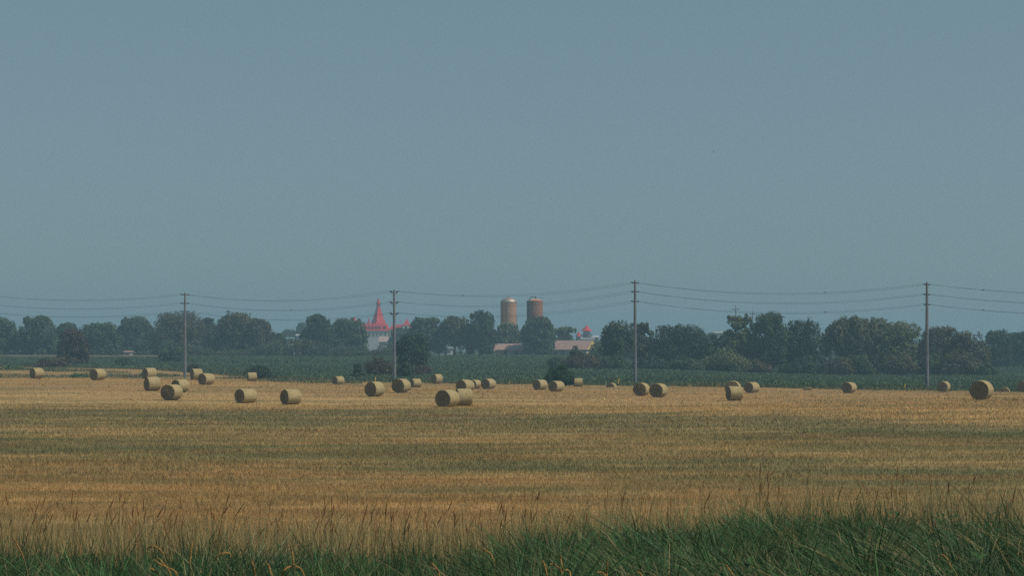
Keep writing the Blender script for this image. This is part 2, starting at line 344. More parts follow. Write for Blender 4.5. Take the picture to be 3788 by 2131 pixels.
GP = [(.062, .125, .050), (.036, .082, .034), (.095, .155, .070), (.17, .19, .10), (.32, .25, .13)]
def bank_grass():
    Vs, Ts, Cs = [], [], []; off = 0
    def put(x, y, h, w, lx, ly, droop, cols):
        nonlocal off
        V, T = curved_blades(x, y, G(x, y), h, w, lx, ly, rng.normal(0, .7, len(x)), droop)
        Vs.append(V); Ts.append(T + off); off += len(V); Cs.append(np.repeat(cols, 7, axis=0))
    # tussocks: blades fanning out of clump centres, each clump with its own height, tint and lean
    tx_, ty_ = wedge(3600, 9.0, 26.8, 1.2); nt_ = len(tx_); cl = vnoise(tx_, ty_, 1.7, 5); edge = 1 - .35 * ss(23.5, 27, ty_)
    side = ss(0.3, 3, tx_ * 24 / ty_)
    th = (.14 + .50 * cl ** 1.3) * rng.uniform(.45, 1.5, nt_) * edge; tr = rng.uniform(.05, .20, nt_); cnt = rng.integers(30, 85, nt_)
    tl = np.stack([rng.normal(-.05, .22, nt_) - side * rng.uniform(0, .55, nt_), rng.normal(0, .25, nt_)], -1)
    tint = pick(nt_, [(.050, .115, .042), (.030, .078, .030), (.085, .150, .060), (.12, .165, .075), (.20, .19, .105), (.065, .12, .065)], (5, 4, 3, 1.6, 1.3, 3), .2)
    ix = np.repeat(np.arange(nt_), cnt); n = len(ix); dx, dy = rng.normal(0, 1, (2, n)); q = tr[ix]
    x, y = tx_[ix] + dx * q, ty_[ix] + dy * q; h = th[ix] * rng.uniform(.45, 1.25, n)
    c = tint[ix] * rng.uniform(.65, 1.75, nt_)[ix][:, None] * (1 + .35 * rng.uniform(-1, 1, (n, 1))); dry = rng.random(n) < .07; c[dry] = np.array((.36, .28, .14)) * rng.uniform(.6, 1.1, (dry.sum(), 1))
    put(x, y, h, .0085 * rng.uniform(.6, 2.0, n) * (y / 18) ** .5, tl[ix, 0] + dx * .42 + rng.normal(0, .18, n), tl[ix, 1] + dy * .42, rng.uniform(.0, .55, n), c)
    # low undergrowth between the tussocks
    x, y = wedge(70000, 9.5, 28, 1.2); n = len(x)
    put(x, y, rng.uniform(.06, .26, n), .010 * rng.uniform(.6, 1.5, n), rng.normal(0, .6, n), rng.normal(0, .5, n), rng.uniform(.1, .6, n),
        pick(n, [(.03, .07, .028), (.06, .10, .045), (.16, .14, .08), (.10, .09, .05)], (4, 3, 2, 1.5)))
    # fine brownish panicles: clouds of thin curling threads over some patches
    n = 60000; x, y = wedge(n, 10, 25.5, 1.2); k = vnoise(x, y, 1.3, 9) + .25 * vnoise(x, y, .3, 10) > .70; x, y = x[k], y[k]; n = len(x)
    put(x, y, rng.uniform(.25, .62, n) * (.55 + .5 * vnoise(x, y, 1.7, 5)), .0042 * rng.uniform(.7, 1.3, n), rng.normal(-.1, .6, n), rng.normal(0, .5, n), rng.uniform(.1, .8, n),
        pick(n, [(.22, .19, .12), (.28, .22, .13), (.15, .17, .10)], (3, 2, 3)))
    # broad leaved weeds
    wx_, wy_ = wedge(260, 10, 24, 1.15); n = len(wx_); ix = np.repeat(np.arange(n), 22); m_ = len(ix); al = rng.uniform(0, 6.283, m_); t_ = rng.uniform(.15, 1, m_); hh_ = rng.uniform(.25, .6, n)[ix]
    Vb = np.zeros((m_, 4, 3)); cx_, cy_ = wx_[ix], wy_[ix]; cz_ = G(cx_, cy_) + hh_ * t_; L_ = rng.uniform(.05, .13, m_) * (1.2 - .6 * t_); wd_ = L_ * rng.uniform(.22, .4, m_)
    ux, uy = np.cos(al), np.sin(al); up = rng.uniform(-.2, .7, m_)
    Vb[:, 0] = np.stack([cx_, cy_, cz_], -1); Vb[:, 2] = np.stack([cx_ + ux * L_, cy_ + uy * L_, cz_ + up * L_], -1)
    mid_ = (Vb[:, 0] + Vb[:, 2]) / 2 + np.stack([0 * ux, 0 * ux, L_ * .12], -1); pr_ = np.stack([-uy * wd_, ux * wd_, 0 * ux], -1); Vb[:, 1] = mid_ + pr_; Vb[:, 3] = mid_ - pr_
    Fb = (np.arange(m_) * 4)[:, None]; Vs.append(Vb.reshape(-1, 3)); Ts.append(np.concatenate([Fb + [[0, 1, 2]], Fb + [[0, 2, 3]]]) + off); off += 4 * m_
    Cs.append(np.repeat(pick(m_, [(.06, .13, .05), (.04, .10, .04), (.09, .15, .07)], (3, 3, 1)), 4, axis=0))
    # mid height green shoots breaking the silhouette
    sx_, sy_ = wedge(300, 17, 26.5, 1.15); nc = len(sx_); ix = rng.integers(0, nc, 10000); n = len(ix); sp_ = rng.uniform(.08, .4, nc)[ix]
    x, y = sx_[ix] + rng.normal(0, 1, n) * sp_, sy_[ix] + rng.normal(0, 1, n) * sp_
    put(x, y, rng.uniform(.35, .8, nc)[ix] * rng.uniform(.55, 1.25, n), .011 * rng.uniform(.6, 1.5, n), rng.normal(-.02, .24, n), rng.normal(0, .2, n), rng.uniform(0, .35, n),
        pick(n, [(.045, .095, .036), (.07, .12, .05), (.15, .15, .07)], (4, 3, 2)))
    # thin dry stems, a haze of them beyond the crest
    x, y = wedge(24000, 25, 38, 1.15); k = rng.random(len(x)) < .35 + .9 * vnoise(x, y, 1.7, 13); x, y = x[k], y[k]; n = len(x)
    put(x, y, rng.uniform(.55, 1.15, n), .0055 * rng.uniform(.8, 1.3, n), rng.normal(-.02, .16, n), rng.normal(0, .15, n), rng.uniform(0, .15, n),
        pick(n, [(.56, .42, .21), (.46, .34, .15), (.28, .27, .12), (.38, .21, .09)], (4, 3, 3, 1.5)))
    # dry undergrowth on the far slope of the bank
    x, y = wedge(90000, 26, 47, 1.15); n = len(x)
    put(x, y, rng.uniform(.12, .42, n) * (.5 + .8 * vnoise(x, y, 1.2, 14)), .010 * rng.uniform(.7, 1.4, n), rng.normal(0, .4, n), rng.normal(0, .3, n), rng.uniform(0, .3, n),
        pick(n, [(.44, .29, .13), (.34, .23, .10), (.15, .17, .075), (.52, .36, .18)], (4, 3, 2, 2)))
    # long pale straws lying over to the left on the right hand bank
    x, y = wedge(5200, 10, 23, 1.15); n = len(x); put(x, y, rng.uniform(.3, .62, n), .017 * rng.uniform(.6, 1.2, n), rng.normal(-.15, .5, n), rng.normal(0, .4, n), rng.uniform(.2, .7, n),
        pick(n, [(.085, .155, .085), (.13, .20, .12), (.06, .12, .05)], (3, 2, 3)))
    n = 2200; x, y = wedge(n, 11, 24, 1.15); k = (x * 24 / y > .2) | (rng.random(len(x)) < .3); x, y = x[k], y[k]; n = len(x)
    put(x, y, rng.uniform(.45, .8, n), .0075 * rng.uniform(.7, 1.3, n), rng.normal(-.5, .45, n), rng.normal(0, .4, n), rng.uniform(.1, .5, n),
        pick(n, [(.33, .27, .15), (.20, .25, .16), (.42, .30, .14)], (3, 4, 1.5)))
    tag(np_obj('bank_grass', np.concatenate(Vs), np.concatenate(Ts), M['grass'], cols=np.concatenate(Cs)),
        'rank dark green and dry grass covering the roadside bank in the foreground', 'grass', kind='stuff')
bank_grass()

def seed_heads():
    """reddish brown spike heads on thin stalks rising out of the bank grass"""
    Vs, Ts, Cs = [], [], []; off = 0; k = 0
    pos = []
    for _ in range(270):
        px = rng.uniform(-60, 3850); den = 1.0 if px < 2100 else .45
        if rng.random() > den: continue
        pos.append((px, rng.uniform(23, 30), rng.uniform(0.78, 1.22) * (1 if px < 1100 else .93)))
    for cx in (150, 480, 540, 640, 1470, 1725, 1960, 2790, 3300):
        for _ in range(5): pos.append((cx + rng.normal(0, 28), rng.uniform(24, 27), rng.uniform(.85, 1.2)))
    for px, D, h in pos:
        X = Xat(px, D); z0 = G1(X, D); lx = rng.normal(.06, .13); ly = rng.normal(0, .08); r = rng.uniform(.0055, .0085)
        hl = rng.uniform(.10, .17); bend = rng.choice([0, 0, 0, .5, 1.0]) * rng.choice([-1, 1, 1])
        col = np.array([(.27, .12, .05), (.32, .15, .06), (.34, .21, .09), (.20, .10, .045)][rng.integers(4)])
        P = []; n = 12
        for i in range(n + 1):
            t = i / n; P.append(np.array([X + lx * h * t ** 2 + bend * .10 * h * t ** 6, D + ly * h * t, z0 + h * t - abs(bend) * .07 * h * t ** 8]))
        rad = [.0022] * (n + 1); i0 = int(n * (1 - hl / h)) 
        pts = P[:i0 + 1] + [P[-1] * s + P[i0] * (1 - s) for s in (.15, .5, .85, 1.0)]
        rr = [.0024] * (i0 + 1) + [r * .9, r, r * .6, .001]
        m = 4; V = []
        for p, q in zip(pts, rr):
            for j in range(m): V.append(p + q * np.array([math.cos(j * math.pi / 2), math.sin(j * math.pi / 2), 0]))
        T = []
        for a in range(len(pts) - 1):
            for j in range(m):
                j2 = (j + 1) % m; b = a * m; T += [(b + j, b + j2, b + m + j2), (b + j, b + m + j2, b + m + j)]
        Vs.append(np.array(V)); Ts.append(np.array(T) + off); off += len(V)
        cc = np.tile(col, (len(V), 1)); cc[:(i0 + 1) * m] = (.19, .16, .07); Cs.append(cc)
    tag(np_obj('seed_stalks', np.concatenate(Vs), np.concatenate(Ts), M['grass'], cols=np.concatenate(Cs)),
        'reddish brown seed heads on thin stalks above the bank grass', 'seed heads', kind='stuff')
seed_heads()

# golden arching seed heads near the camera: each plant is a thing > stem, seed_head
M['gold_head'] = mat('golden_seed_head', (.52, .32, .115), .8, var=.25, scale=60, bump=.8, bscale=220)
M['gold_stem'] = mat('dry_grass_stem', (.30, .24, .11), .8, var=.2, scale=30)
def plant(label, D, strands):
    x0 = Xat(strands[0][-1][0], D); base = (x0, D, G1(x0, D)); t = thing('golden_grass', label, 'grass stalk', base, group='golden grass stalks in the foreground')
    for s in strands:
        W = [Vector((Xat(x, D) - base[0], rng.normal(0, .02), Zat(y, D) - base[2])) for x, y in s]
        # resample smoothly
        P = []
        for i in range(len(W) - 1):
            p0, p1, p2, p3 = W[max(i - 1, 0)], W[i], W[i + 1], W[min(i + 2, len(W) - 1)]
            for k in range(6):
                u = k / 6; P.append(.5 * ((2 * p1) + (-p0 + p2) * u + (2 * p0 - 5 * p1 + 4 * p2 - p3) * u * u + (-p0 + 3 * p1 - 3 * p2 + p3) * u ** 3))
        P.append(W[-1]); L = [0]
        for a, b in zip(P, P[1:]): L.append(L[-1] + (b - a).length)
        hl = min(.20, L[-1] * .85); hp = [p for p, l in zip(P, L) if l <= hl]; sp = [p for p, l in zip(P, L) if l >= hl - .01]
        rr = [.0065 * min(1, .25 + i / max(1, len(hp) * .25)) * min(1, .45 + (len(hp) - i) / (len(hp) * .3)) * rng.uniform(.88, 1.12) for i in range(len(hp))]
        mb = MB().tube(hp, rr, 7)
        for p, r in zip(hp, rr):               # bristles
            for _ in range(7):
                a = rng.uniform(0, 6.28); d = Vector((math.cos(a), rng.normal(0, .5), math.sin(a))).normalized() * (r + rng.uniform(.003, .007))
                q = p + d + Vector((0, 0, .004)); e = Vector((.0012, 0, .0012))
                mb.add([p - e, p + e, q], [(0, 1, 2)])
        mb.build('seed_head', M['gold_head'], t)
        end = Vector((sp[-1].x + (sp[-1].x - sp[0].x) * .15 + .02, 0, -.03)) if sp[-1].z > 0 else None
        pts = sp + ([sp[-1].lerp(end, .5) + Vector((.01, 0, 0)), end] if end is not None else [])
        MB().tube(pts, .0022, 5).build('stem', M['gold_stem'], t)
plant('clump of golden seed heads arching left, lowest left of the picture', 13.4, [[(542, 2035), (565, 2021), (590, 2033), (605, 2062), (614, 2084), (627, 2121), (634, 2150)],
    [(568, 2071), (595, 2088), (624, 2106), (634, 2150)], [(587, 2066), (606, 2086), (628, 2116), (638, 2150)], [(561, 2103), (576, 2116), (590, 2140)], [(627, 2103), (645, 2117), (660, 2140)]])
plant('single upright golden head right of the left arching clump', 13.6, [[(714, 2001), (709, 2030), (706, 2060), (703, 2090), (702, 2120)]])
plant('golden head bowed over to the right in a full hoop', 13.5, [[(860, 2060), (846, 2050), (830, 2048), (808, 2058), (790, 2080), (779, 2117), (775, 2140)]])
plant('short straight golden head just right of the hooped one', 13.0, [[(932, 2071), (938, 2095), (941, 2128), (943, 2150)]])
plant('long thin pale stem leaning left near the left edge', 14.5, [[(50, 1982), (66, 2018), (84, 2060), (100, 2114), (106, 2150)]])
plant('golden head leaning left, left of the forked pair', 13.0, [[(984, 2083), (994, 2100), (1003, 2118), (1014, 2145)]])
plant('tall pinkish golden head standing above the forked pair', 14.0, [[(1075, 2017), (1081, 2045), (1088, 2079), (1090, 2110)]])
plant('forked pair of golden heads bending left and right', 13.0, [[(1078, 2089), (1096, 2097), (1110, 2107), (1122, 2124), (1130, 2150)], [(1082, 2099), (1066, 2101), (1052, 2112), (1040, 2134), (1038, 2155)]])
plant('golden head bent left by itself below the centre', 13.0, [[(1593, 2085), (1604, 2092), (1614, 2105), (1622, 2120), (1627, 2148)]])
plant('large golden arch curving left near the middle of the bank', 13.8, [[(1779, 2037), (1790, 2036), (1801, 2041), (1815, 2052), (1823, 2068), (1830, 2099), (1831, 2140)]])
plant('trio of golden heads right of the large arch, one upright', 13.2, [[(2009, 2075), (2015, 2095), (2021, 2118), (2024, 2145)], [(2071, 2052), (2074, 2070), (2079, 2095), (2082, 2125)],
    [(2035, 2091), (2050, 2092), (2063, 2099), (2075, 2114), (2083, 2145)], [(2087, 2112), (2098, 2111), (2108, 2121), (2112, 2150)]])
plant('slim straight golden head right of the trio', 13.3, [[(2248, 2081), (2247, 2100), (2246, 2125), (2247, 2150)]])
plant('low golden head lying left at the bottom edge', 12.8, [[(2208, 2121), (2224, 2121), (2238, 2131), (2245, 2155)]])
plant('low golden head touching the bottom edge, right of the slim straight one', 12.8, [[(2356, 2118), (2368, 2123), (2378, 2136), (2384, 2160)]])
plant('golden head bent left on the right hand bank', 13.0, [[(2684, 2093), (2695, 2104), (2704, 2120), (2712, 2145)]])
plant('pale golden head drooping left on the far right bank', 14.0, [[(3479, 2052), (3492, 2058), (3503, 2070), (3512, 2095), (3518, 2140)]])

# ------------------------------------------------------------------ crop leaves and edge weeds
x, y = wedge(330000, 240, 660, 1.1); k = (y > Ye(x) + 1.0) & (y < np.where(x < -108, 610, 636)); x, y = x[k], y[k]
row = .55 + .45 * np.sin((x * .75 + y * .9) * 2.0); n = len(x)
h = rng.uniform(.45, .95, n) * (.7 + .4 * vnoise(x, y, 14, 21)) * (1 - .4 * ss(-100, -112, x) * ss(560, 605, y))
c = pick(n, [(.095, .145, .082), (.080, .125, .075), (.11, .165, .085), (.14, .17, .08)], (4, 3, 3, 1)) * (.8 + .4 * vnoise(x, y * 2.5, 30, 22))[:, None]
V = None
tri_blades(x, y, G(x, y), h, rng.uniform(.35, .7, n) * np.clip(y / 380, .7, 1.4), rng.normal(0, .4, n), rng.normal(0, .4, n), rng.normal(0, .8, n), c, 'crop_plants', M['leaf'],
           label='dense green crop growing beyond the hay field', cat='crop', kind='stuff')
n = 70000; X = rng.uniform(-125, 90, n); band = rng.normal(0, 1, n); Y = Ye(X) + np.where(band < 0, band * 2.2, band * np.where(X < -8, 11, 5)) + 1
wd = vnoise(X, Y, 5, 31) * .7 + vnoise(X, Y, 1.6, 32) * .5
k = wd > .42; X, Y, wd = X[k], Y[k], wd[k]
# weedy patches inside the left corner of the field
X2 = rng.uniform(-115, -25, 60000); Y2 = rng.uniform(292, 420, 60000); q = vnoise(X2 * .9, Y2, 9, 33) * .75 + vnoise(X2, Y2, 4, 34) * .35
k = (q > .60) & (Y2 < Ye(X2)) & (Y2 > 300 + (X2 + 115) * .1); X = np.concatenate([X, X2[k]]); Y = np.concatenate([Y, Y2[k]]); wd = np.concatenate([wd, q[k]]); n = len(X)
tri_blades(X, Y, G(X, Y), rng.uniform(.2, .75, n) * wd * 1.25, rng.uniform(.05, .2, n), rng.normal(0, .3, n), rng.normal(0, .3, n), rng.normal(0, .6, n),
           pick(n, [(.075, .13, .06), (.055, .10, .05), (.20, .20, .09), (.36, .27, .13)], (4, 3, 2.4, 1.6)), 'field_edge_grass', M['grass'],
           label='uncut weeds and long grass along the far edge of the hay field', cat='long grass', kind='stuff')

# ------------------------------------------------------------------ hay bales
def bale_side_mat():
    m = bpy.data.materials.new('bale_wrap_straw'); m.use_nodes = True; t = m.node_tree; b = t.nodes['Principled BSDF']; n = NT(t)
    b.inputs['Roughness'].default_value = .8; b.inputs['Specular IOR Level'].default_value = .2
    tc = n.n('ShaderNodeTexCoord'); v = n.mapv(tc.outputs['Object'], (16, 2.0, 2.0)); f = n.noise(v, 1.6, 5, .7)
    oi = n.n('ShaderNodeObjectInfo'); g = n.noise(n.mapv(tc.outputs['Object'], (1, 1, 1)), 1.6, 3)
    c = n.ramp(f, [(.32, (.19, .14, .07)), (.5, (.38, .30, .155)), (.68, (.58, .48, .27))])
    c = n.mix(n.ramp(g, [(.45, (0, 0, 0)), (.7, (.5, .5, .5))]), c, (.28, .27, .16))
    bp = n.n('ShaderNodeBump'); bp.inputs['Strength'].default_value = .9; bp.inputs['Distance'].default_value = .05
    t.links.new(f, bp.inputs['Height']); t.links.new(bp.outputs[0], b.inputs['Normal']); t.links.new(c, b.inputs['Base Color']); return m
def bale_end_mat():
    m = bpy.data.materials.new('bale_end_spiral_straw'); m.use_nodes = True; t = m.node_tree; b = t.nodes['Principled BSDF']; n = NT(t)
    b.inputs['Roughness'].default_value = .9; b.inputs['Specular IOR Level'].default_value = .1
    tc = n.n('ShaderNodeTexCoord'); sx = n.n('ShaderNodeSeparateXYZ'); t.links.new(tc.outputs['Object'], sx.inputs[0])
    r = n.math('SQRT', n.math('ADD', n.math('POWER', sx.outputs[1], 2.0), n.math('POWER', n.math('SUBTRACT', sx.outputs[2], .72), 2.0)))
    an = n.math('ARCTAN2', sx.outputs[1], n.math('SUBTRACT', sx.outputs[2], .72))
    w = n.noise(n.mapv(tc.outputs['Object'], (1, 1, 1)), 5.0, 4, .7)
    sp = n.math('SINE', n.math('ADD', n.math('ADD', n.math('MULTIPLY', r, 62.0), an), n.math('MULTIPLY', w, 7.0)))
    f2 = n.noise(tc.outputs['Object'], 22.0, 4, .75)
    f = n.math('ADD', n.math('MULTIPLY', sp, .16), f2)
    c = n.ramp(f, [(.25, (.085, .060, .036)), (.5, (.22, .16, .09)), (.75, (.37, .28, .165))])
    bp = n.n('ShaderNodeBump'); bp.inputs['Strength'].default_value = 1.0; bp.inputs['Distance'].default_value = .06
    t.links.new(f, bp.inputs['Height']); t.links.new(bp.outputs[0], b.inputs['Normal']); t.links.new(c, b.inputs['Base Color']); return m
M['bside'], M['bend'] = bale_side_mat(), bale_end_mat()
M['straw'] = mat('loose_straw', (.42, .31, .17), .9, var=.3, scale=9)
def bale(px, bot, hpx, wpx, sa, label, D=None, dia=1.5, sink=.035, flip=1):
    """round bale: bottom at photo row `bot`, height and width in photo pixels, sa = visible end width / height"""
    if D is None: D = hit(px, bot)
    X = Xat(px, D); d = float(np.clip(hpx * D / F + .03, 1.34, 1.76))
    wm = wpx * D / F; r = d / 2
    a, L = min(((aa, ll) for aa in np.radians(np.arange(3, 88.5, .5)) for ll in (1.25, 1.35, 1.45, 1.55)), key=lambda q: abs(d * math.sin(q[0]) + q[1] * math.cos(q[0]) - wm) + .45 * abs(math.sin(q[0]) - sa) + .1 * abs(q[1] - 1.4))
    a = float(a)
    t = thing('hay_bale', label, 'hay bale', (X, D, G1(X, D) - sink), -(math.pi / 2 - a) * flip - math.pi / 2, 'round hay bales in the mown field')
    # local x = axis; -x... axis along local X, end facing camera is +X after rotation
    nseg, nl = 44, 9; rg = np.random.default_rng(int(px * 7 + bot))
    sag = rg.uniform(.02, .10); ph = rg.uniform(0, 6, 6); V = []
    def rad(th, xx):
        q = r * (1 + .014 * math.sin(3 * th + ph[0] + xx) + .010 * math.sin(7 * th + ph[1] + 2.5 * xx) + .006 * math.sin(13 * th + ph[2] * xx))
        return q * (1 - .035 * (abs(xx) / (L / 2)) ** 6)
    def pt(th, xx, k=1.0, dx=0):
        q = rad(th, xx) * k; y = q * math.cos(th) * (1 + sag * .6); z = r + q * math.sin(th) * (1 - sag * .5)
        z = max(z, .045 * r + .02 * math.sin(9 * th))      # flattened where it sits
        return (xx + dx + .02 * math.sin(th * 2 + ph[3]), y, z)
    for i in range(nl):
        xx = -L / 2 + L * i / (nl - 1)
        for j in range(nseg): V.append(pt(2 * math.pi * j / nseg, xx))
    Fq = [(i * nseg + j, i * nseg + (j + 1) % nseg, (i + 1) * nseg + (j + 1) % nseg, (i + 1) * nseg + j) for i in range(nl - 1) for j in range(nseg)]
    sideV, sideF = list(V), Fq
    for s in (-1, 1):
        V = []; Fc = []; ks = [1.0, .96, .8, .6, .4, .2]
        for q, k in enumerate(ks):
            for j in range(nseg):
                V.append(pt(2 * math.pi * j / nseg, s * L / 2, k, s * ((1 - k) * .10 if k > .9 else .006 + .03 * (1 - k) + .012 * rg.normal())))
        V.append((s * (L / 2 + .03), 0, r)); c = len(V) - 1
        for q in range(len(ks) - 1):
            for j in range(nseg):
                f = (q * nseg + j, q * nseg + (j + 1) % nseg, (q + 1) * nseg + (j + 1) % nseg, (q + 1) * nseg + j); Fc.append(f if s > 0 else f[::-1])
        T = [((len(ks) - 1) * nseg + j, (len(ks) - 1) * nseg + (j + 1) % nseg, c)[::s] for j in range(nseg)]
        np_obj('end_face', np.array(V), [np.array(T), np.array(Fc)], M['bend'], t, smooth=False)
    # frayed straw round the rims and skirt
    n = 460; th = rg.uniform(0, 6.283, n); V = []
    for q in range(n):
        xx = rg.choice([-1, 1]) * L / 2 * rg.uniform(.93, 1.0) if q < 230 else rg.uniform(-L / 2, L / 2)
        p = Vector(pt(th[q], xx, .99)); dr = Vector((rg.normal(0, .6), math.cos(th[q]) + rg.normal(0, .5), math.sin(th[q]) + rg.normal(0, .5))).normalized()
        e = Vector((rg.normal(), rg.normal(), rg.normal())).normalized() * .006; l = rg.uniform(.03, .13)
        V += [tuple(p - e), tuple(p + e), tuple(p + dr * l)]
    o3 = len(sideV)
    np_obj('wrapped_side', np.array(sideV + V), [np.array(sideF), np.arange(3 * n).reshape(n, 3) + o3], M['bside'], t, smooth=True)
    return t
BALES = [
 (136, 1401, 40, 54, .71, 'hay bale by itself at the far left, nearest the left edge'),
 (362, 1407, 43, 60, .87, 'hay bale in front of dark weeds, second from the left edge'),
 (553, 1402, 41, 57, .67, 'rear hay bale of the stacked-looking pair left of the first pole'),
 (563, 1447, 53, 67, .60, 'hay bale with pale side directly in front of another, left of the first pole'),
 (726, 1406, 42, 51, .53, 'hay bale just right of the first pole, partly behind its neighbour'),
 (763, 1424, 43, 62, .87, 'hay bale overlapping the one right of the first pole'),
 (667, 1452, 48, 67, .75, 'hay bale peeking out behind the one whose round end faces the camera'),
 (635, 1482, 60, 78, .998, 'hay bale whose sunlit round end faces the camera'),
 (932, 1411, 30, 40, .54, 'small distant hay bale beside dark shrubs'),
 (1251, 1423, 31, 50, .80, 'small distant hay bale standing alone left of the second pole'),
 (910, 1492, 54, 85, .90, 'large hay bale in the left foreground row, the left one'),
 (1076, 1497, 58, 81, .63, 'large hay bale in the left foreground row with wide pale side'),
 (1386, 1468, 56, 75, .82, 'hay bale just left of the second pole with a yellow tip behind'),
 (1484, 1454, 53, 70, .88, 'hay bale just right of the foot of the second pole'),
 (1538, 1434, 32, 44, .60, 'small hay bale half behind the one by the second pole'),
 (1616, 1421, 37, 45, .70, 'distant hay bale at the crop edge right of the second pole'),
 (1720, 1452, 48, 72, .90, 'hay bale behind the close foreground pair'),
 (1757, 1439, 33, 48, .80, 'hay bale almost hidden behind the bale above the foreground pair'),
 (1807, 1440, 39, 56, .93, 'hay bale below the left silo'),
 (1655, 1507, 65, 91, .95, 'left and nearer hay bale of the touching foreground pair'),
 (1998, 1443, 38, 57, .93, 'left hay bale of the pair below the round bush'),
 (2058, 1450, 41, 63, .93, 'right hay bale of the pair below the round bush'),
 (2139, 1431, 31, 29, .10, 'small hay bale seen side-on right of the round bush'),
 (2373, 1466, 50, 64, .88, 'left hay bale of the pair at the foot of the third pole'),
 (2436, 1471, 53, 70, .86, 'right hay bale of the pair at the foot of the third pole'),
 (2712, 1462, 53, 64, .90, 'rear hay bale of the overlapping pair right of the third pole'),
 (2717, 1483, 55, 59, .25, 'front hay bale with pale side, of the overlapping pair right of the third pole'),
 (2781, 1454, 40, 65, .96, 'hay bale at the crop edge just right of the overlapping pair'),
 (3141, 1455, 41, 60, .94, 'hay bale at the crop edge left of the fourth pole'),
 (3491, 1451, 40, 56, .88, 'hay bale at the crop edge right of the fourth pole'),
 (3631, 1480, 72, 96, .96, 'largest hay bale, near the right edge'),
 (3790, 1451, 42, 60, .88, 'hay bale cut off by the right edge of the picture')]
for b in BALES: bale(*b)
bale(1716, 1504, 64, 66, .62, 'right hay bale of the touching foreground pair', D=hit(1655, 1507) + 3.0)
bale(2262, 1440, 33, 42, .80, 'hay bale sunk behind a rise beside a yellow marker stake', D=288)
bale(2989, 1460, 36, 42, .80, 'hay bale of which only the top shows above the rise, in the gap between poles', D=268)
bale(3716, 1460, 36, 46, .70, 'hay bale half hidden by the rise right of the largest bale', D=268)

# ------------------------------------------------------------------ power poles and wires
M['pole'] = mat('weathered_grey_pole', (.17, .18, .205), .75, var=.2, scale=1.2, bump=.4, bscale=12)
M['insul'] = mat('dark_insulator', (.06, .065, .08), .35, var=.1, scale=5)
M['wire'] = mat('wire_aluminium_dull', (.05, .055, .065), .6, var=.05, scale=1)
PD = [(-108, 383, 1398, 1084), (-61.7, 357, 1399, 1084), (-20.6, 331, 1412, 1073), (19.9, 306, 1421, 1038), (61.4, 280, 1447, 1045), (102.6, 254, 1470, 1040)]
LV = [(1091, 1123, 1153), (1091, 1123, 1153), (1078, 1118, 1159), (1047, 1080, 1116), (1053.5, 1090.5, 1128), (1050, 1090, 1130)]
ld = Vector((41.2, -25.9, 0)).normalized(); pd = Vector((-ld.y, ld.x, 0))   # line direction, across the line (away from camera)
att = []      # attachment points [pole][level][side]
plabels = [None, 'first power pole from the left, slim grey with three insulator pairs', 'second power pole, with V-shaped brackets, in front of the castle side',
           'third power pole from the left, tallest in the picture, by the round-topped trees', 'fourth power pole, near the right edge beyond the crop corner', None]
for i, ((X, D, yb, yt), lv) in enumerate(zip(PD, LV)):
    zb = G1(X, D); zt = Zat(yt, D); lab = plabels[i]
    A = []
    t = None
    if lab:
        t = thing('power_pole', lab, 'power pole', (X, D, zb), group='power poles along the field edge')
        H = zt - zb; pb = MB().lathe([(.30, -.3), (.285, H * .3), (.24, H * .6), (.17, H), (.10, H + .06)], 14); pb.build('shaft', M['pole'], t, smooth=False)
        MB().lathe([(.262, H * .52), (.285, H * .521), (.285, H * .535), (.258, H * .536)], 14).build('collar', M['pole'], t)
    for li, yl in enumerate(lv):
        z = Zat(yl, D) - zb; row = []
        for s in (-1, 1):
            e = pd * s * 1.22 + Vector((0, 0, z)); r0 = pd * s * .17 + Vector((0, 0, z + (.0)))
            if t:
                if i == 2:
                    br = MB().tube([r0 - Vector((0, 0, .42)), e - Vector((0, 0, .02))], .035, 6)
                    br.tube([r0 - Vector((0, 0, .85)), e - Vector((0, 0, .08))], .03, 6); br.build('bracket', M['insul'], t)
                    r0 = pd * s * .55 + Vector((0, 0, z - .17))
                mb = MB(); P = [r0.lerp(e, k / 16) + Vector((0, 0, .06 * (k / 16))) for k in range(17)]
                mb.tube(P, [.045 if k % 2 else .105 for k in range(17)], 8); mb.build('insulator', M['insul'], t)
            row.append(Vector((X, D, zb)) + e + Vector((0, 0, .10)))
        A.append(row)
    att.append(A)
sag = [(1.15, 1.25), (1.45, 1.55), (1.45, 1.6), (1.6, 1.75), (1.5, 1.6)]
lvn = ['top', 'middle', 'lowest']
for li in range(3):
    for s in range(2):
        P = []; marks = []
        for i in range(5):
            a, b = att[i][li][s], att[i + 1][li][s]; n = 22
            for k in range(n + (i == 4)):
                u = k / n; p = a.lerp(b, u); p.z -= 4 * sag[i][s] * u * (1 - u) * 1.0; P.append(p)
                if s == 0 and ((i, k) in ((2, 7), (3, 15), (4, 4)) and li != 1 or (i, k) == (1, 12) and li == 1): marks.append(p)
        side = ['near', 'far'][s]
        w = MB().tube(P, .014, 4).build('power_wire', M['wire'])
        tag(w, f'{lvn[li]} power wire on the {side} side of the poles', 'wire', 'wires strung between the power poles')
        for p in marks: MB().tube([p - ld * .22, p, p + ld * .22], [.03, .075, .03], 6).build('wire_clamp', M['insul'], w)

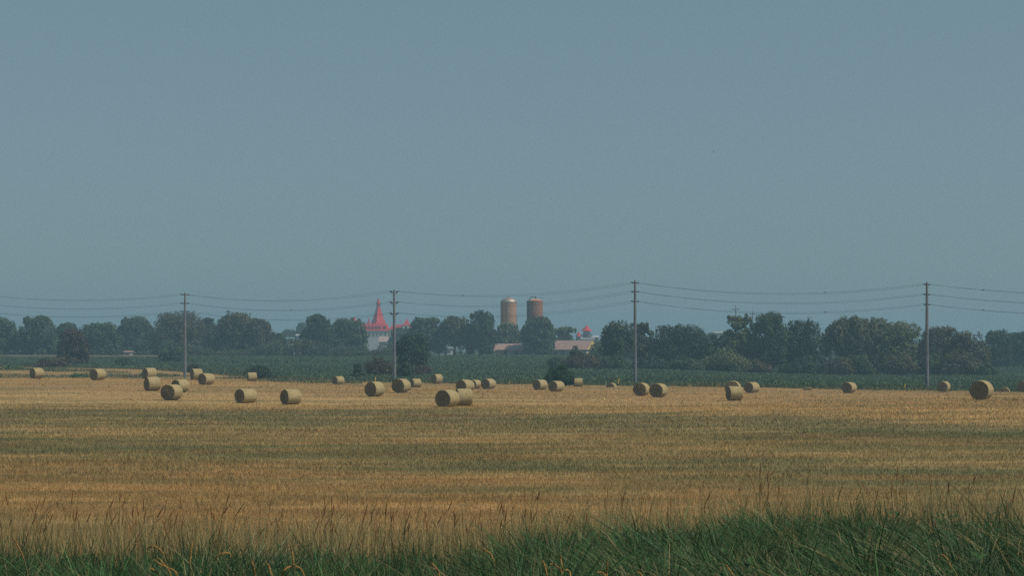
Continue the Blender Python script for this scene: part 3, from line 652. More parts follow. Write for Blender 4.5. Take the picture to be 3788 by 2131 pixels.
# ------------------------------------------------------------------ trees and bushes
PAL = {'dark': [(.030, .052, .028), (.040, .065, .032), (.024, .042, .026)], 'mid': [(.045, .070, .034), (.060, .085, .040), (.034, .055, .030)],
       'warm': [(.070, .068, .038), (.052, .060, .032), (.085, .078, .042)], 'light': [(.085, .105, .045), (.065, .090, .042), (.11, .12, .05)],
       'grey': [(.075, .088, .050), (.055, .072, .042), (.095, .10, .060)], 'deep': [(.022, .052, .018), (.016, .040, .016), (.034, .07, .024)], 'bush': [(.045, .095, .034), (.035, .075, .030), (.065, .115, .042)],
       'rust': [(.080, .058, .040), (.060, .052, .034), (.05, .045, .03)]}
def leaves(C, N, size, pal, rg, elong=1.0, droop=0.0):
    """C: (k,6) lobes cx,cy,cz,rx,ry,rz; N leaves shared by lobe surface; quads folded randomly"""
    A = (C[:, 3] * C[:, 5]) ** 1.0; cnt = np.maximum(6, (N * A / A.sum()).astype(int)); idx = np.repeat(np.arange(len(C)), cnt); n = len(idx)
    u = rg.normal(size=(n, 3)); u /= np.linalg.norm(u, axis=1)[:, None]
    rad = rg.uniform(.55, 1.08, n) ** .6
    # lumpy shells: directional noise per lobe
    fr = 3.5; lump = 1 + .16 * np.sin(u[:, 0] * fr * 2 + idx * 1.7) * np.sin(u[:, 2] * fr * 1.7 + idx * 2.3) + .10 * np.sin(u[:, 1] * 9 + idx)
    P = C[idx, :3] + u * C[idx, 3:] * (rad * lump)[:, None]
    nn = u * .9 + rg.normal(size=(n, 3)) * .55 + np.array([0, 0, .15]); nn /= np.linalg.norm(nn, axis=1)[:, None]
    d = rg.normal(size=(n, 3)) * .8; d[:, 2] -= droop; d -= nn * (d * nn).sum(1)[:, None]; d /= np.linalg.norm(d, axis=1)[:, None]
    a = np.cross(d, nn)
    s = size * rg.uniform(.55, 1.35, n)[:, None]
    V = np.stack([P - d * s * elong * .55, P + a * s * .42, P + d * s * elong * .6, P - a * s * .40], 1)
    pal = np.array(pal); lobe_c = pal[rg.integers(0, len(pal), len(C))]; c = lobe_c[idx] * .65 + pal[rg.integers(0, len(pal), n)] * .35
    c = c * (1.62 + .46 * rg.uniform(-1, 1, (n, 1)))
    return V.reshape(-1, 3), np.arange(4 * n).reshape(n, 4), np.repeat(c, 4, axis=0)
def tree(name, label, x0, x1, top, D, kind='round', pal='mid', low=.12, N=None, seed=0, base=None, group=None, cat='tree'):
    rg = np.random.default_rng(abs(seed * 31 + int(x0 * 3 + x1))); X = Xat((x0 + x1) / 2, D); z0 = G1(X, D) if base is None else base
    x0, x1 = (x0 - (x1 - x0) * .085, x1 + (x1 - x0) * .085) if kind == 'round' else (x0, x1); w = (x1 - x0) * D / F; Ht = Zat(top, D) - z0; t = thing(name, label, cat, (X, D, z0), 0, group)
    pal = PAL[pal]; zb = Ht * low; ch = Ht - zb; lobes = []; dep = w * .85
    if kind == 'round':
        K = int(20 + w * 2.0)
        for k in range(K):
            th = rg.uniform(0, 6.283); v = rg.uniform(0, 1); zz = zb + ch * (.04 + .86 * v)
            prof = math.sin(math.pi * min(.96, .28 + .62 * v)) ** .5; q = rg.uniform(.35, .86) * prof
            rr = w * rg.uniform(.11, .19); top_fit = min(1.0, 1.0)
            lobes.append((w / 2 * q * math.cos(th), dep / 2 * q * math.sin(th), min(zz, Ht - rr * .75), rr, rr, rr * rg.uniform(.7, .95)))
        lobes.append((0, 0, zb + ch * .46, w * .42, dep * .4, ch * .44))
        for q_ in range(int(26 + w * 1.4)):
            th = rg.uniform(0, 6.283); v = rg.uniform(.35, 1.0); pr = math.sin(math.pi * min(.985, .28 + .64 * v)) ** .5; rr = w * rg.uniform(.025, .055); lobes.append((w / 2 * .93 * pr * math.cos(th), dep / 2 * .93 * pr * math.sin(th), zb + ch * (.08 + .88 * v), rr, rr, rr * rg.uniform(1.0, 1.9)))
        for s in (-1, 1):
            lobes.append((s * w * .34, 0, zb + ch * rg.uniform(.32, .5), w * .17, w * .17, ch * .2))
            for q_ in range(3): lobes.append((s * w * rg.uniform(.28, .42), rg.uniform(-.2, .2) * w, zb + ch * rg.uniform(.06, .3), w * rg.uniform(.09, .14), w * .12, ch * rg.uniform(.09, .16)))
        lobes.append((rg.uniform(-.1, .1) * w, 0, Ht - w * .11, w * .16, w * .16, w * .11))
    elif kind == 'airy':
        K = int(40 + w * 3.2)
        for k in range(K):
            v = rg.uniform(0, 1) ** .8; th = rg.uniform(0, 6.283); q = rg.uniform(.1, .95) * (1 - .38 * v); rr = w * rg.uniform(.045, .105)
            lobes.append((w / 2 * q * math.cos(th), dep / 2 * q * math.sin(th), min(zb + ch * (.05 + .95 * v), Ht - rr), rr, rr, rr * rg.uniform(.8, 1.5)))
        for k in range(7): lobes.append((rg.uniform(-.38, .38) * w, rg.uniform(-.2, .2) * w, Ht - ch * rg.uniform(.03, .22), w * .045, w * .045, ch * rg.uniform(.06, .1)))
        lobes.append((0, 0, zb + ch * .38, w * .26, dep * .26, ch * .32))
    elif kind == 'willow':
        for k in range(26):
            th = rg.uniform(0, 6.283); q = rg.uniform(.2, .92); top_ = Ht - ch * .38 * q ** 2.4 - rg.uniform(0, .06) * ch; l = ch * rg.uniform(.22, .36)
            lobes.append((w / 2 * q * math.cos(th), dep / 2 * q * math.sin(th), top_ - l * .6, w * rg.uniform(.07, .12), w * .09, l * .62))
        lobes.append((0, 0, zb + ch * .5, w * .3, dep * .3, ch * .33))
    else:   # bush: foliage to the ground
        K = int(10 + w * 1.8)
        for k in range(K):
            th = rg.uniform(0, 6.283); q = rg.uniform(.2, .85); rr = min(w * rg.uniform(.11, .2), Ht * .34); mz = Ht * math.sqrt(max(.05, 1 - q * q)) - rr * .8
            lobes.append((w / 2 * q * math.cos(th), dep / 2 * q * math.sin(th), max(rr * .5, rg.uniform(.35, 1.0) * mz), rr, rr, rr * .85))
        lobes.append((0, 0, Ht * .42, w * .34, dep * .34, Ht * .40)); lobes.append((rg.uniform(-.15, .15) * w, 0, Ht * .8, w * .16, w * .16, Ht * .17))
    C = np.array(lobes)
    lo, hi = (C[:, 0] - C[:, 3]).min(), (C[:, 0] + C[:, 3]).max(); k_ = w / (hi - lo); C[:, 0] = (C[:, 0] - lo) * k_ - w / 2; C[:, 3] *= k_; C[:, 4] *= k_
    lo, hi = (C[:, 2] - C[:, 5]).min(), (C[:, 2] + C[:, 5]).max(); zl = min(lo, zb) if kind != 'bush' else -.2; k_ = (Ht - zl) / (hi - lo); C[:, 2] = (C[:, 2] - lo) * k_ + zl; C[:, 5] *= k_
    lobes = C.tolist()
    if N is None: N = int(np.clip(w * ch * 95, 1500, 15000))
    size = max(.16, .55 * D / 650) if kind != 'willow' else .4
    size = min(size, .16 + w * .04)
    V, Fc, c = leaves(C, N, size, pal, rg, elong=2.6 if kind == 'willow' else 1.15, droop=1.6 if kind == 'willow' else 0)
    V[:, 2] = np.maximum(V[:, 2], .03)
    np_obj('crown', V, Fc, M['leaf'], t, cols=c)
    # trunk with limbs reaching into the lobes
    mb = MB(); r = max(.05, w * .022 + .05)
    if kind == 'bush':
        for k in range(5):
            L = lobes[k]; mb.tube([(rg.normal(0, .1), rg.normal(0, .1), -.1), (L[0] * .4, L[1] * .4, L[2] * .5), (L[0], L[1], L[2])], [r * .5, r * .35, r * .1], 5)
        mb.build('stems', M['bark'], t)
    else:
        fork = zb + ch * .22; mb.tube([(0, 0, -.2), (r * .3, 0, fork * .5), (0, 0, fork), (w * .02, 0, zb + ch * .7)], [r * 1.3, r, r * .85, r * .3], 8)
        for k in range(min(9, len(lobes))):
            L = lobes[k]; s = min(fork * rg.uniform(.75, 1.1), L[2] - .2)
            mb.tube([(0, 0, s), (L[0] * .45, L[1] * .45, s + (L[2] - s) * .6), (L[0], L[1], L[2])], [r * .5, r * .32, r * .1], 5)
        mb.build('trunk', M['bark_pale'] if kind in ('airy', 'willow') else M['bark'], t)
    return t
gl = 'trees along the far side of the crop'
TL = [
 ('tree', 'broad tree cut off by the left edge of the picture', -70, 72, 1172, 650, 'round', 'mid', .02),
 ('tree', 'broad flat-topped tree, second from the left edge', 72, 208, 1166, 645, 'round', 'mid', .02),
 ('tree', 'low far tree filling the gap behind the small rusty tree', 200, 295, 1193, 690, 'round', 'dark', .08),
 ('tree', 'small rusty brown tree standing before the left tree line', 218, 322, 1214, 470, 'round', 'rust', .05),
 ('tree', 'wide low tree right of the small rusty tree', 300, 445, 1190, 640, 'round', 'mid', .02),
 ('tree', 'pale hazy tree set back left of the first pole', 435, 562, 1170, 700, 'round', 'mid', .02),
 ('tree', 'big domed tree behind the first pole', 550, 765, 1154, 640, 'round', 'warm', .06),
 ('tree', 'narrow tree filling the notch right of the first pole', 735, 808, 1174, 655, 'round', 'mid', .05),
 ('tree', 'tallest domed tree in the left half, right of the first pole', 795, 965, 1148, 640, 'round', 'warm', .06),
 ('tree', 'lower shoulder tree on the right flank of the tall left dome', 905, 1010, 1180, 636, 'round', 'warm', .05),
 ('tree', 'low tree at the right foot of the left tree line', 985, 1062, 1230, 640, 'round', 'mid', .05),
 ('tree', 'faint distant tree in the gap in the skyline', 1035, 1100, 1219, 1000, 'round', 'mid', .05),
 ('tree', 'faint distant taller tree touching the dark tree left of the castle', 1092, 1145, 1192, 1050, 'round', 'mid', .05),
 ('tree', 'dark two-headed tree left of the castle', 1115, 1232, 1160, 660, 'round', 'dark', .05),
 ('tree', 'rounded tree overlapping the left end of the castle roof', 1215, 1352, 1172, 665, 'round', 'mid', .05),
 ('tree', 'small hazy tree before the right end of the castle roof', 1440, 1520, 1208, 850, 'round', 'dark', .05),
 ('tree', 'tree hiding the right end of the castle', 1516, 1642, 1172, 660, 'round', 'mid', .15),
 ('tree', 'narrow brownish tree with a visible forked trunk, left of the tall dark one', 1632, 1732, 1168, 655, 'round', 'warm', .28),
 ('tree', 'tall dark upright tree left of the silos', 1722, 1832, 1147, 650, 'round', 'dark', .06),
 ('tree', 'lighter low tree across the foot of the left silo', 1832, 1925, 1193, 690, 'round', 'light', .1),
 ('tree', 'spreading tree covering the foot of the right silo', 1932, 2046, 1170, 655, 'round', 'mid', .05),
 ('tree', 'pale airy tree between the right silo and the watchtower', 2045, 2135, 1208, 700, 'airy', 'light', .05),
 ('tree', 'dense dark tree at the right foot of the second pole', 1464, 1584, 1231, 400, 'round', 'dark', .24),
 ('tree', 'round-topped tree left of the third pole', 2226, 2345, 1182, 450, 'round', 'mid', .22),
 ('tree', 'open tree with pale branches right behind the third pole', 2315, 2418, 1190, 462, 'airy', 'grey', .12),
 ('tree', 'broad dark rounded tree right of the third pole', 2408, 2628, 1196, 450, 'round', 'dark', .10),
 ('tree', 'sparse low tree in front of the white shed', 2612, 2705, 1236, 455, 'airy', 'mid', .05),
 ('tree', 'ragged open-crowned tree under the small distant pole', 2676, 2800, 1158, 458, 'airy', 'light', .08),
 ('tree', 'tall full tree in the middle of the right tree line', 2765, 2925, 1152, 450, 'round', 'mid', .14),
 ('tree', 'dark sloping tree left of the willow', 2890, 3040, 1176, 452, 'round', 'dark', .08),
 ('willow_tree', 'grey-green weeping willow in the right tree line', 3032, 3270, 1172, 455, 'willow', 'grey', .25),
 ('tree', 'rounded shoulder tree rising right behind the willow', 3180, 3310, 1172, 475, 'round', 'grey', .10),
 ('tree', 'yellow-green topped tree left of the fourth pole', 3262, 3425, 1186, 450, 'round', 'light', .08),
 ('tree', 'broad warm green tree right of the fourth pole', 3398, 3560, 1205, 450, 'round', 'warm', .08),
 ('tree', 'sloping outer tree at the right end of the main tree line', 3510, 3655, 1222, 445, 'round', 'warm', .05),
 ('tree', 'far dark tree standing apart at the right edge', 3640, 3740, 1220, 540, 'round', 'dark', .10),
 ('tree', 'dark tree cut off by the right edge of the picture', 3715, 3860, 1224, 545, 'round', 'dark', .10)]
for i, a in enumerate(TL): tree(*a, seed=i * 13, group=gl)
BL = [
 ('low rusty shrub at the left edge of the crop', 128, 262, 1322, 440, 'rust'), ('flat dark weed bush at the left edge of the picture', 0, 88, 1352, 400, 'bush'),
 ('low dark weed bush left of the second bale', 255, 335, 1385, 305, 'bush'), ('small shrub midway between the rusty tree and the first pole', 425, 505, 1322, 440, 'mid'),
 ('pale loose thicket left of the first pole', 585, 700, 1276, 520, 'mid'), ('grey-green scrub at the foot of the first pole', 680, 745, 1345, 400, 'rust'),
 ('dark shrub behind the small bale beside it', 895, 1030, 1349, 345, 'dark'), ('rounded dark shrub left of the second pole', 1292, 1348, 1342, 352, 'dark'),
 ('brownish scrub against the second pole', 1345, 1470, 1316, 372, 'rust'), ('dark round shrub right at the foot of the second pole', 1462, 1532, 1338, 350, 'dark'),
 ('rusty scrub below the dense dark tree', 1520, 1600, 1346, 385, 'rust'), ('round dark green bush standing in the crop behind two bales', 2012, 2134, 1349, 290, 'deep'),
 ('dark thicket in front of the yellow gabled barn', 2070, 2235, 1306, 435, 'rust'), ('bush with a leafy spray poking above the barn roof', 2098, 2168, 1278, 440, 'mid'),
 ('lower bush at the left end of the right tree line', 2020, 2120, 1318, 445, 'mid'), ('undergrowth bush left of the third pole', 2210, 2340, 1310, 435, 'mid'),
 ('bush at the right foot of the third pole', 2335, 2470, 1312, 435, 'dark'), ('wide low bush under the broad dark tree', 2450, 2610, 1318, 432, 'mid'),
 ('tall light bush below the white shed', 2580, 2780, 1288, 434, 'light'), ('low bush under the tall full tree', 2745, 2860, 1330, 436, 'rust'),
 ('dark bush under the sloping dark tree', 2880, 3050, 1325, 436, 'dark'), ('rounded brown-green bush below the willow', 3045, 3170, 1318, 432, 'warm'),
 ('dark green bush right below the willow', 3130, 3245, 1308, 434, 'mid'), ('bush left of the fourth pole among the trees', 3240, 3400, 1302, 434, 'warm'),
 ('rounded bush right of the fourth pole', 3385, 3500, 1306, 434, 'mid'), ('wide light bush at the right end of the main tree line', 3470, 3640, 1290, 430, 'warm'),
 ('trailing low bush where the main tree line ends', 3590, 3690, 1340, 428, 'mid')]
for i, (lb, x0, x1, top, D, p) in enumerate(BL): tree('bush', lb, x0, x1, top, D, 'bush', p, 0, N=7000 if p == 'deep' else None, seed=400 + i * 7, cat='bush', group='bushes and scrub along the crop')
# long hedgerow at the far side of the crop, left of centre
rg = np.random.default_rng(3); lob = []
for px in np.arange(600, 1500, 7.0):
    D = 612 + rg.uniform(-5, 5); hgt = (4.0 + 1.5 * math.sin(px * .013) + rg.uniform(-.8, .9)); x = Xat(px, D); z = G1(x, D)
    for k in range(3): rr = rg.uniform(.9, 1.7); lob.append((x + rg.normal(0, .5), D + rg.normal(0, 1.2), z + max(rr * .6, hgt * rg.uniform(.3, 1.0) - rr * .6), rr, rr, rr * .9))
V, Fc, c = leaves(np.array(lob), 34000, .42, PAL['mid'] + PAL['warm'], rg); o = thing('hedgerow', 'long grey-green hedgerow at the far edge of the crop, below the left trees', 'hedge', (Xat(1050, 612), 612, G1(Xat(1050, 612), 612)))
V -= np.array(o.location); np_obj('foliage', V, Fc, M['leaf'], o, cols=c)
# far woodland that reads as one mass behind the single trees
lob = []
for a_, b_, D_, t0 in ((-90, 1010, 735, 1222), (1130, 1350, 735, 1232), (1500, 1830, 760, 1222), (2060, 2160, 740, 1252), (2190, 2610, 560, 1252), (2710, 3000, 560, 1246), (3060, 3600, 600, 1250), (3680, 3880, 640, 1256)):
    for px in np.arange(a_, b_, 9.0):
        D = D_ + rg.uniform(-12, 12); x = Xat(px, D); z = G1(x, D); tp_ = Zat(t0 + 9 * math.sin(px * .021) + 6 * math.sin(px * .067) + rg.uniform(-5, 5), D); hg = tp_ - z
        for k in range(3): rr = rg.uniform(1.1, 2.3); lob.append((x + rg.normal(0, .7), D + rg.normal(0, 3), max(z + rr * .5, tp_ - rr - hg * (0, .33, .66)[k] * rg.uniform(.7, 1.1)), rr, rr, rr * rg.uniform(.9, 1.3)))
V, Fc, c = leaves(np.array(lob), 70000, .62, PAL['mid'] + PAL['dark'], rg)
tag(np_obj('far_wood', V, Fc, M['leaf'], cols=c), 'far woodland reading as one mass behind the field trees', 'woodland', kind='stuff')

# ------------------------------------------------------------------ buildings far away
M['red_roof'] = mat('red_tile_roof', (.54, .036, .055), .6, var=.12, scale=.4)
M['cream'] = mat('cream_render', (.62, .56, .46), .8, var=.06, scale=.3)
M['white'] = mat('white_render', (.52, .51, .54), .8, var=.05, scale=.3)
M['glass'] = mat('dark_window', (.04, .05, .06), .25, var=.1, scale=1)
M['pink_roof'] = mat('faded_pinkish_roof', (.36, .235, .215), .75, var=.1, scale=.8)
M['grey_wall'] = mat('greyish_block_wall', (.38, .34, .29), .85, var=.12, scale=.8)
M['yellow'] = mat('yellow_gable_boards', (.60, .47, .15), .7, var=.08, scale=1)
def bmats(n): return M[n]
D = 1100.0
def wx(px): return Xat(px, D)
def wz(py): return Zat(py, D)
cx = wx(1392); cg = G1(cx, D)
cas = thing('castle', 'cream castle-like building with steep red roofs and a tall red central spire', 'castle', (cx, D, cg))
def lx(px): return wx(px) - cx
def lz(py): return wz(py) - cg
x0, x1 = lx(1332), lx(1434); dep = 16.0
MB().box(x0, x1, 0, dep, 0, lz(1243)).build('lower_wall', M['white'], cas)
MB().box(x0 - .15, x1 + .15, -.15, dep + .15, lz(1243) + .003, lz(1226)).build('upper_wall', M['cream'], cas)
MB().box(x0 - .6, x1 + .6, -.6, dep + .6, lz(1227) , lz(1224)).build('cornice', M['cream'], cas)
def hip(mb, x0, x1, y0, y1, z0, z1, inset):
    V = [(x0, y0, z0), (x1, y0, z0), (x1, y1, z0), (x0, y1, z0), (x0 + inset, y0 + inset, z1), (x1 - inset, y0 + inset, z1), (x1 - inset, y1 - inset, z1), (x0 + inset, y1 - inset, z1)]
    return mb.add(V, [(0, 3, 2, 1), (4, 5, 6, 7), (0, 1, 5, 4), (1, 2, 6, 5), (2, 3, 7, 6), (3, 0, 4, 7)])
roof = hip(MB(), x0 - .8, x1 + .8, -.8, dep + .8, lz(1224) + .003, lz(1197), 1.9).build('mansard_roof', M['red_roof'], cas)
for px in (1352, 1365, 1379, 1392, 1405, 1424):
    x = lx(px); dm = MB(); dm.box(x - .55, x + .55, -.45, 1.2, lz(1217), lz(1209)); 
    z = lz(1209); dm.add([(x - .8, -.6, z), (x + .8, -.6, z), (x, -.6, z + .9), (x - .8, 1.6, z), (x + .8, 1.6, z), (x, 1.6, z + .9)], [(0, 1, 2), (3, 5, 4), (0, 2, 5, 3), (1, 4, 5, 2), (0, 3, 4, 1)])
    d = dm.build('dormer', M['red_roof'], roof)
    d2 = MB().box(x - .34, x + .34, -.50, -.40, lz(1216), lz(1210)).build('dormer_window', M['glass'], roof)
for px in (1343, 1355, 1368, 1381, 1394.5, 1407.6, 1425.4):
    x = lx(px); zc = lz(1236); mb = MB(); prof = [(x - .34, zc - .85), (x + .34, zc - .85), (x + .34, zc + .3)] + [(x + .34 * math.cos(a), zc + .3 + .34 * math.sin(a)) for a in (.5, 1.05, 1.57, 2.1, 2.65)] + [(x - .34, zc + .3)]
    k = len(prof); mb.add([(p, -.22, z) for p, z in prof] + [(p, -.10, z) for p, z in prof], [tuple(range(k)), tuple(range(2 * k - 1, k - 1, -1))] + [(i, i + k, (i + 1) % k + k, (i + 1) % k) for i in range(k)])
    mb.build('arched_window', M['glass'], cas)
# spire: square in plan, turned so one edge faces the viewer
sx = lx(1396); sy = dep / 2
def sq(hw, z, rot): return [(sx + hw * math.sqrt(2) * math.cos(rot + k * math.pi / 2), sy + hw * math.sqrt(2) * math.sin(rot + k * math.pi / 2), z) for k in range(4)]
rot = R(-90 - 11)
def q4(px_half, z): return sq(px_half * D / F / 1.39 * 1.0, z, rot)
sp = MB().rings([q4(34, lz(1222)), q4(29, lz(1200)), q4(25, lz(1188)), q4(17.5, lz(1170)), q4(12, lz(1152)), q4(7.6, lz(1136))]).build('spire_roof', M['red_roof'], cas)
MB().rings([q4(7.3, lz(1136) + .01), q4(7.0, lz(1122))]).build('spire_lantern', mat('dark_red_lantern', (.30, .05, .06), .6), cas)
tp = MB().rings([q4(8.6, lz(1122) + .01), q4(5.5, lz(1114)), q4(2.4, lz(1105)), q4(.3, lz(1099))]).build('spire_cap', M['red_roof'], cas)
def turret(px, tip, base, hw, name='turret'):
    c = (lx(px), 1.5); r = hw * D / F; tw = MB().lathe([(r * .75, lz(base) - 6), (r * .75, lz(base))], 10, c).build('turret', M['cream'], cas)
    MB().lathe([(r, lz(base) + .01), (r * .55, lz(base + (tip - base) * .4)), (.02, lz(tip))], 10, c).build('turret_roof', M['red_roof'], tw)
turret(1363.5, 1172, 1196, 6); turret(1311, 1171, 1190, 8.5); 
# right wing with corner tower roof
wg = MB().box(x1 + .9, lx(1520), 2, dep - 2, 0, lz(1218)).build('wing_wall', M['cream'], cas)
hip(MB(), x1 + .9, lx(1522), 1.4, dep - 1.4, lz(1218) + .004, lz(1200.5), 1.5).build('wing_roof', M['red_roof'], cas)
mb = MB(); V = [(lx(1488), 0.2, lz(1204)), (lx(1515), .2, lz(1204)), (lx(1515), 6, lz(1204)), (lx(1488), 6, lz(1204)), (lx(1505.5), 3, lz(1178))]
mb.add(V, [(0, 3, 2, 1), (0, 1, 4), (1, 2, 4), (2, 3, 4), (3, 0, 4)]); mb.build('corner_roof', M['red_roof'], cas)
MB().box(lx(1489), lx(1514), .4, 5.8, lz(1218) + .3, lz(1204) - .003).build('corner_tower', M['cream'], cas)
turret(1528, 1186, 1204, 4.5)
# pinkish shed roof in front of the castle
D = 900.0
def gabled(name, label, pxl, pxr, ridge_y, eave_y, D, depth, wallm, roofm, base=None, rz=0, cat='building', wins=(), gablem=None, overh=.5, group=None, win_y=None, hipped=0.0):
    xc = Xat((pxl + pxr) / 2, D); g = G1(xc, D) if base is None else base; L = (pxr - pxl) * D / F / max(.3, math.cos(rz)) / 2
    t = thing(name, label, cat, (xc, D, g), rz, group); ze = Zat(eave_y, D) - g; zr = Zat(ridge_y, D) - g; h = depth / 2
    MB().box(-L, L, -h, h, -.2, ze).build('wall', wallm, t)
    k = L * hipped; o = overh; V = [(-L - o, -h - o, ze + .003), (L + o, -h - o, ze + .003), (L + o, h + o, ze + .003), (-L - o, h + o, ze + .003), (-L - o + k, 0, zr), (L + o - k, 0, zr)]
    V2 = [(x, y, z + .16) for x, y, z in V[:4]] + [(x, y, z + .18) for x, y, z in V[4:]]
    MB().add(V + V2, [(0, 3, 2, 1), (6, 7, 11, 10), (8, 9, 10, 11), (0, 1, 7, 6), (1, 2, 8, 7), (2, 3, 9, 8), (3, 0, 6, 9), (9, 6, 10), (7, 8, 11)]).build('roof', roofm, t)
    if gablem:
        for s in (-1, 1): x = s * (L + .012 + o * 1.0); MB().add([(x, -h - o + .1, ze + .17), (x, h + o - .1, ze + .17), (x, 0, zr + .12), (x + s * .05, -h - o + .1, ze + .17), (x + s * .05, h + o - .1, ze + .17), (x + s * .05, 0, zr + .12)],
            [(0, 1, 2), (3, 5, 4), (0, 3, 4, 1), (1, 4, 5, 2), (2, 5, 3, 0)]).build('gable', gablem, t)
    for wxp, ww in wins:
        x = (Xat(wxp, D) - xc) / max(.3, math.cos(rz)); zc = ze * .5
        MB().box(x - ww / 2, x + ww / 2, -h - .06, -h + .05, zc - ze * .28, zc + ze * .3).build('window', M['glass'], t)
    return t
gabled('shed', 'low shed with a pinkish grey roof before the castle wall', 1406, 1470, 1246, 1266, 900, 10, M['grey_wall'], mat('dusty_pink_roof', (.40, .31, .30), .8), group=None)
gabled('barn', 'long low barn with a faded pink roof left of the big spreading tree', 1832, 1950, 1274, 1296, 662, 11, M['grey_wall'], M['pink_roof'], wins=((1870, 1.1), (1911, 1.4), (1930, 1.0)))
gabled('barn', 'long pink-roofed barn with a yellow gable end', 1992, 2186, 1262, 1295.5, 672, 10, M['grey_wall'], M['pink_roof'], rz=R(-24), wins=((2016, 1.0), (2035, 1.0), (2055, 1.2), (2075, 1.0), (2100, 1.0)), gablem=M['yellow'])
gabled('annex', 'low brownish annex with a yellow fascia below the yellow gable', 2176, 2226, 1287, 1292, 672, 6, mat('brown_boards', (.24, .17, .14), .8), M['yellow'], wins=((2190, .9), (2204, .9)))
gabled('house', 'small tan house at the left foot of the tall dark tree', 1796, 1826, 1296, 1301, 655, 8, mat('tan_brick', (.33, .25, .18), .8), M['pink_roof'], wins=((1808, .8),))
gabled('shed', 'long white flat shed seen above the sparse low tree', 2634, 2702, 1230, 1233.5, 900, 40, M['white'], mat('pale_shed_roof', (.66, .62, .60), .6), cat='building', base=3.0)
gabled('shed', 'white shed glimpsed low between the dark tree and the willow', 3005, 3055, 1296, 1301, 620, 12, M['white'], mat('pale_metal_roof', (.55, .56, .58), .6), wins=((3018, .8), (3038, .8)))
gabled('shed', 'low teal-roofed shed in the gap in the skyline', 1035, 1085, 1250, 1255, 880, 10, M['white'], mat('teal_metal_roof', (.16, .30, .31), .5))
gabled('house', 'small white house beside the dark two-headed tree', 1100, 1122, 1238, 1243, 900, 8, M['white'], M['white'], wins=((1108, .8),))
gabled('house', 'white house glimpsed under the narrow brownish tree', 1610, 1672, 1286, 1291, 700, 9, M['white'], mat('slate_teal_roof', (.20, .27, .29), .6), wins=((1625, 1.1), (1650, 1.1)))
gabled('house', 'small white house under the pale hazy tree at the left', 466, 486, 1300, 1304, 680, 6, M['white'], M['pink_roof'], wins=((476, .7),))
gabled('house', 'teal-roofed low house at the left foot of the big domed tree', 560, 596, 1297, 1302, 680, 7, M['white'], mat('teal_roof', (.10, .26, .30), .6), wins=((575, .8),))
# white and dark block seen beside the watchtower
# silos
M['stave'] = mat('concrete_staves_tan', (.46, .27, .185), .85, var=.12, scale=1.4, bump=.3, bscale=3)
M['stave2'] = mat('brown_staves', (.32, .145, .10), .85, var=.12, scale=1.4, bump=.3, bscale=3)
M['dome'] = mat('galvanised_dome', (.42, .35, .31), .58, metal=.7, var=.08, scale=.8)
M['rust'] = mat('rusty_orange_roof', (.60, .25, .12), .6, var=.15, scale=1)
M['pipe'] = mat('dark_steel_pipe', (.045, .07, .085), .4, metal=.3)
M['hoop'] = mat('steel_hoop', (.27, .19, .16), .7)
D = 700.0
def silo(px, ytop, yeave, hw, label, m, roofkind):
    X = Xat(px, D); g = G1(X, D); t = thing('silo', label, 'silo', (X, D, g), group='pair of farm silos'); r = hw * D / F; ze = Zat(yeave, D) - g; zt = Zat(ytop, D) - g
    sh = MB().lathe([(r, 0), (r, ze)], 40).build('shaft', m, t, smooth=False)
    hb = MB(); z = .6
    while z < ze: hb.lathe([(r + .005, z), (r + .035, z + .01), (r + .035, z + .06), (r + .005, z + .07)], 40, cap=False); z += .75
    hb.build('hoops', M['hoop'], sh)
    if roofkind == 'dome':
        rt = MB().lathe([((r + .06) * math.cos(a), ze + .005 + (zt - ze) * math.sin(a)) for a in np.linspace(0, 1.5, 12)] + [(.05, zt)], 40).build('dome', M['dome'], t, smooth=True)
        MB().box(-r * .62, -r * .62 + .55, -r * .95, -r * .6, 1, ze).build('chute', M['stave2'], t)
        MB().lathe([(.3, zt - .05), (.3, zt + .25), (.05, zt + .35)], 8).build('vent', M['hoop'], rt)
    else:
        MB().lathe([(r + .12, ze), (r + .12, ze + .12), (r * .5, ze + (zt - ze) * .75), (.25, zt)], 40).build('roof', M['rust'], t)
        p = [(-r * .70, -r * .82, 0), (-r * .70, -r * .82, ze + .1), (-r * .62, -r * .7, ze + .9), (-r * .42, -r * .5, ze + 1.5), (-r * .15, -r * .3, ze + 1.65), (r * .1, -.1, ze + 1.35), (r * .13, 0, zt - .05)]
        MB().tube(p, .17, 8).build('filler_pipe', M['pipe'], t)
        MB().box(-r * .98, -r * .72, -r * .62, -r * .3, 1, ze - .1).build('chute', M['pipe'], t)
        MB().tube([(r * -.1, -.3, ze + 1.62), (r * .32, -.3, ze + 1.62)], .05, 5).build('roof_rail', M['pipe'], t)
silo(1881.5, 1100, 1121, 30, 'tan farm silo with a shiny domed metal cap', M['stave'], 'dome')
silo(1978.5, 1105.5, 1114, 30, 'brown farm silo with a shallow orange roof and a bent filler pipe', M['stave2'], 'cone')
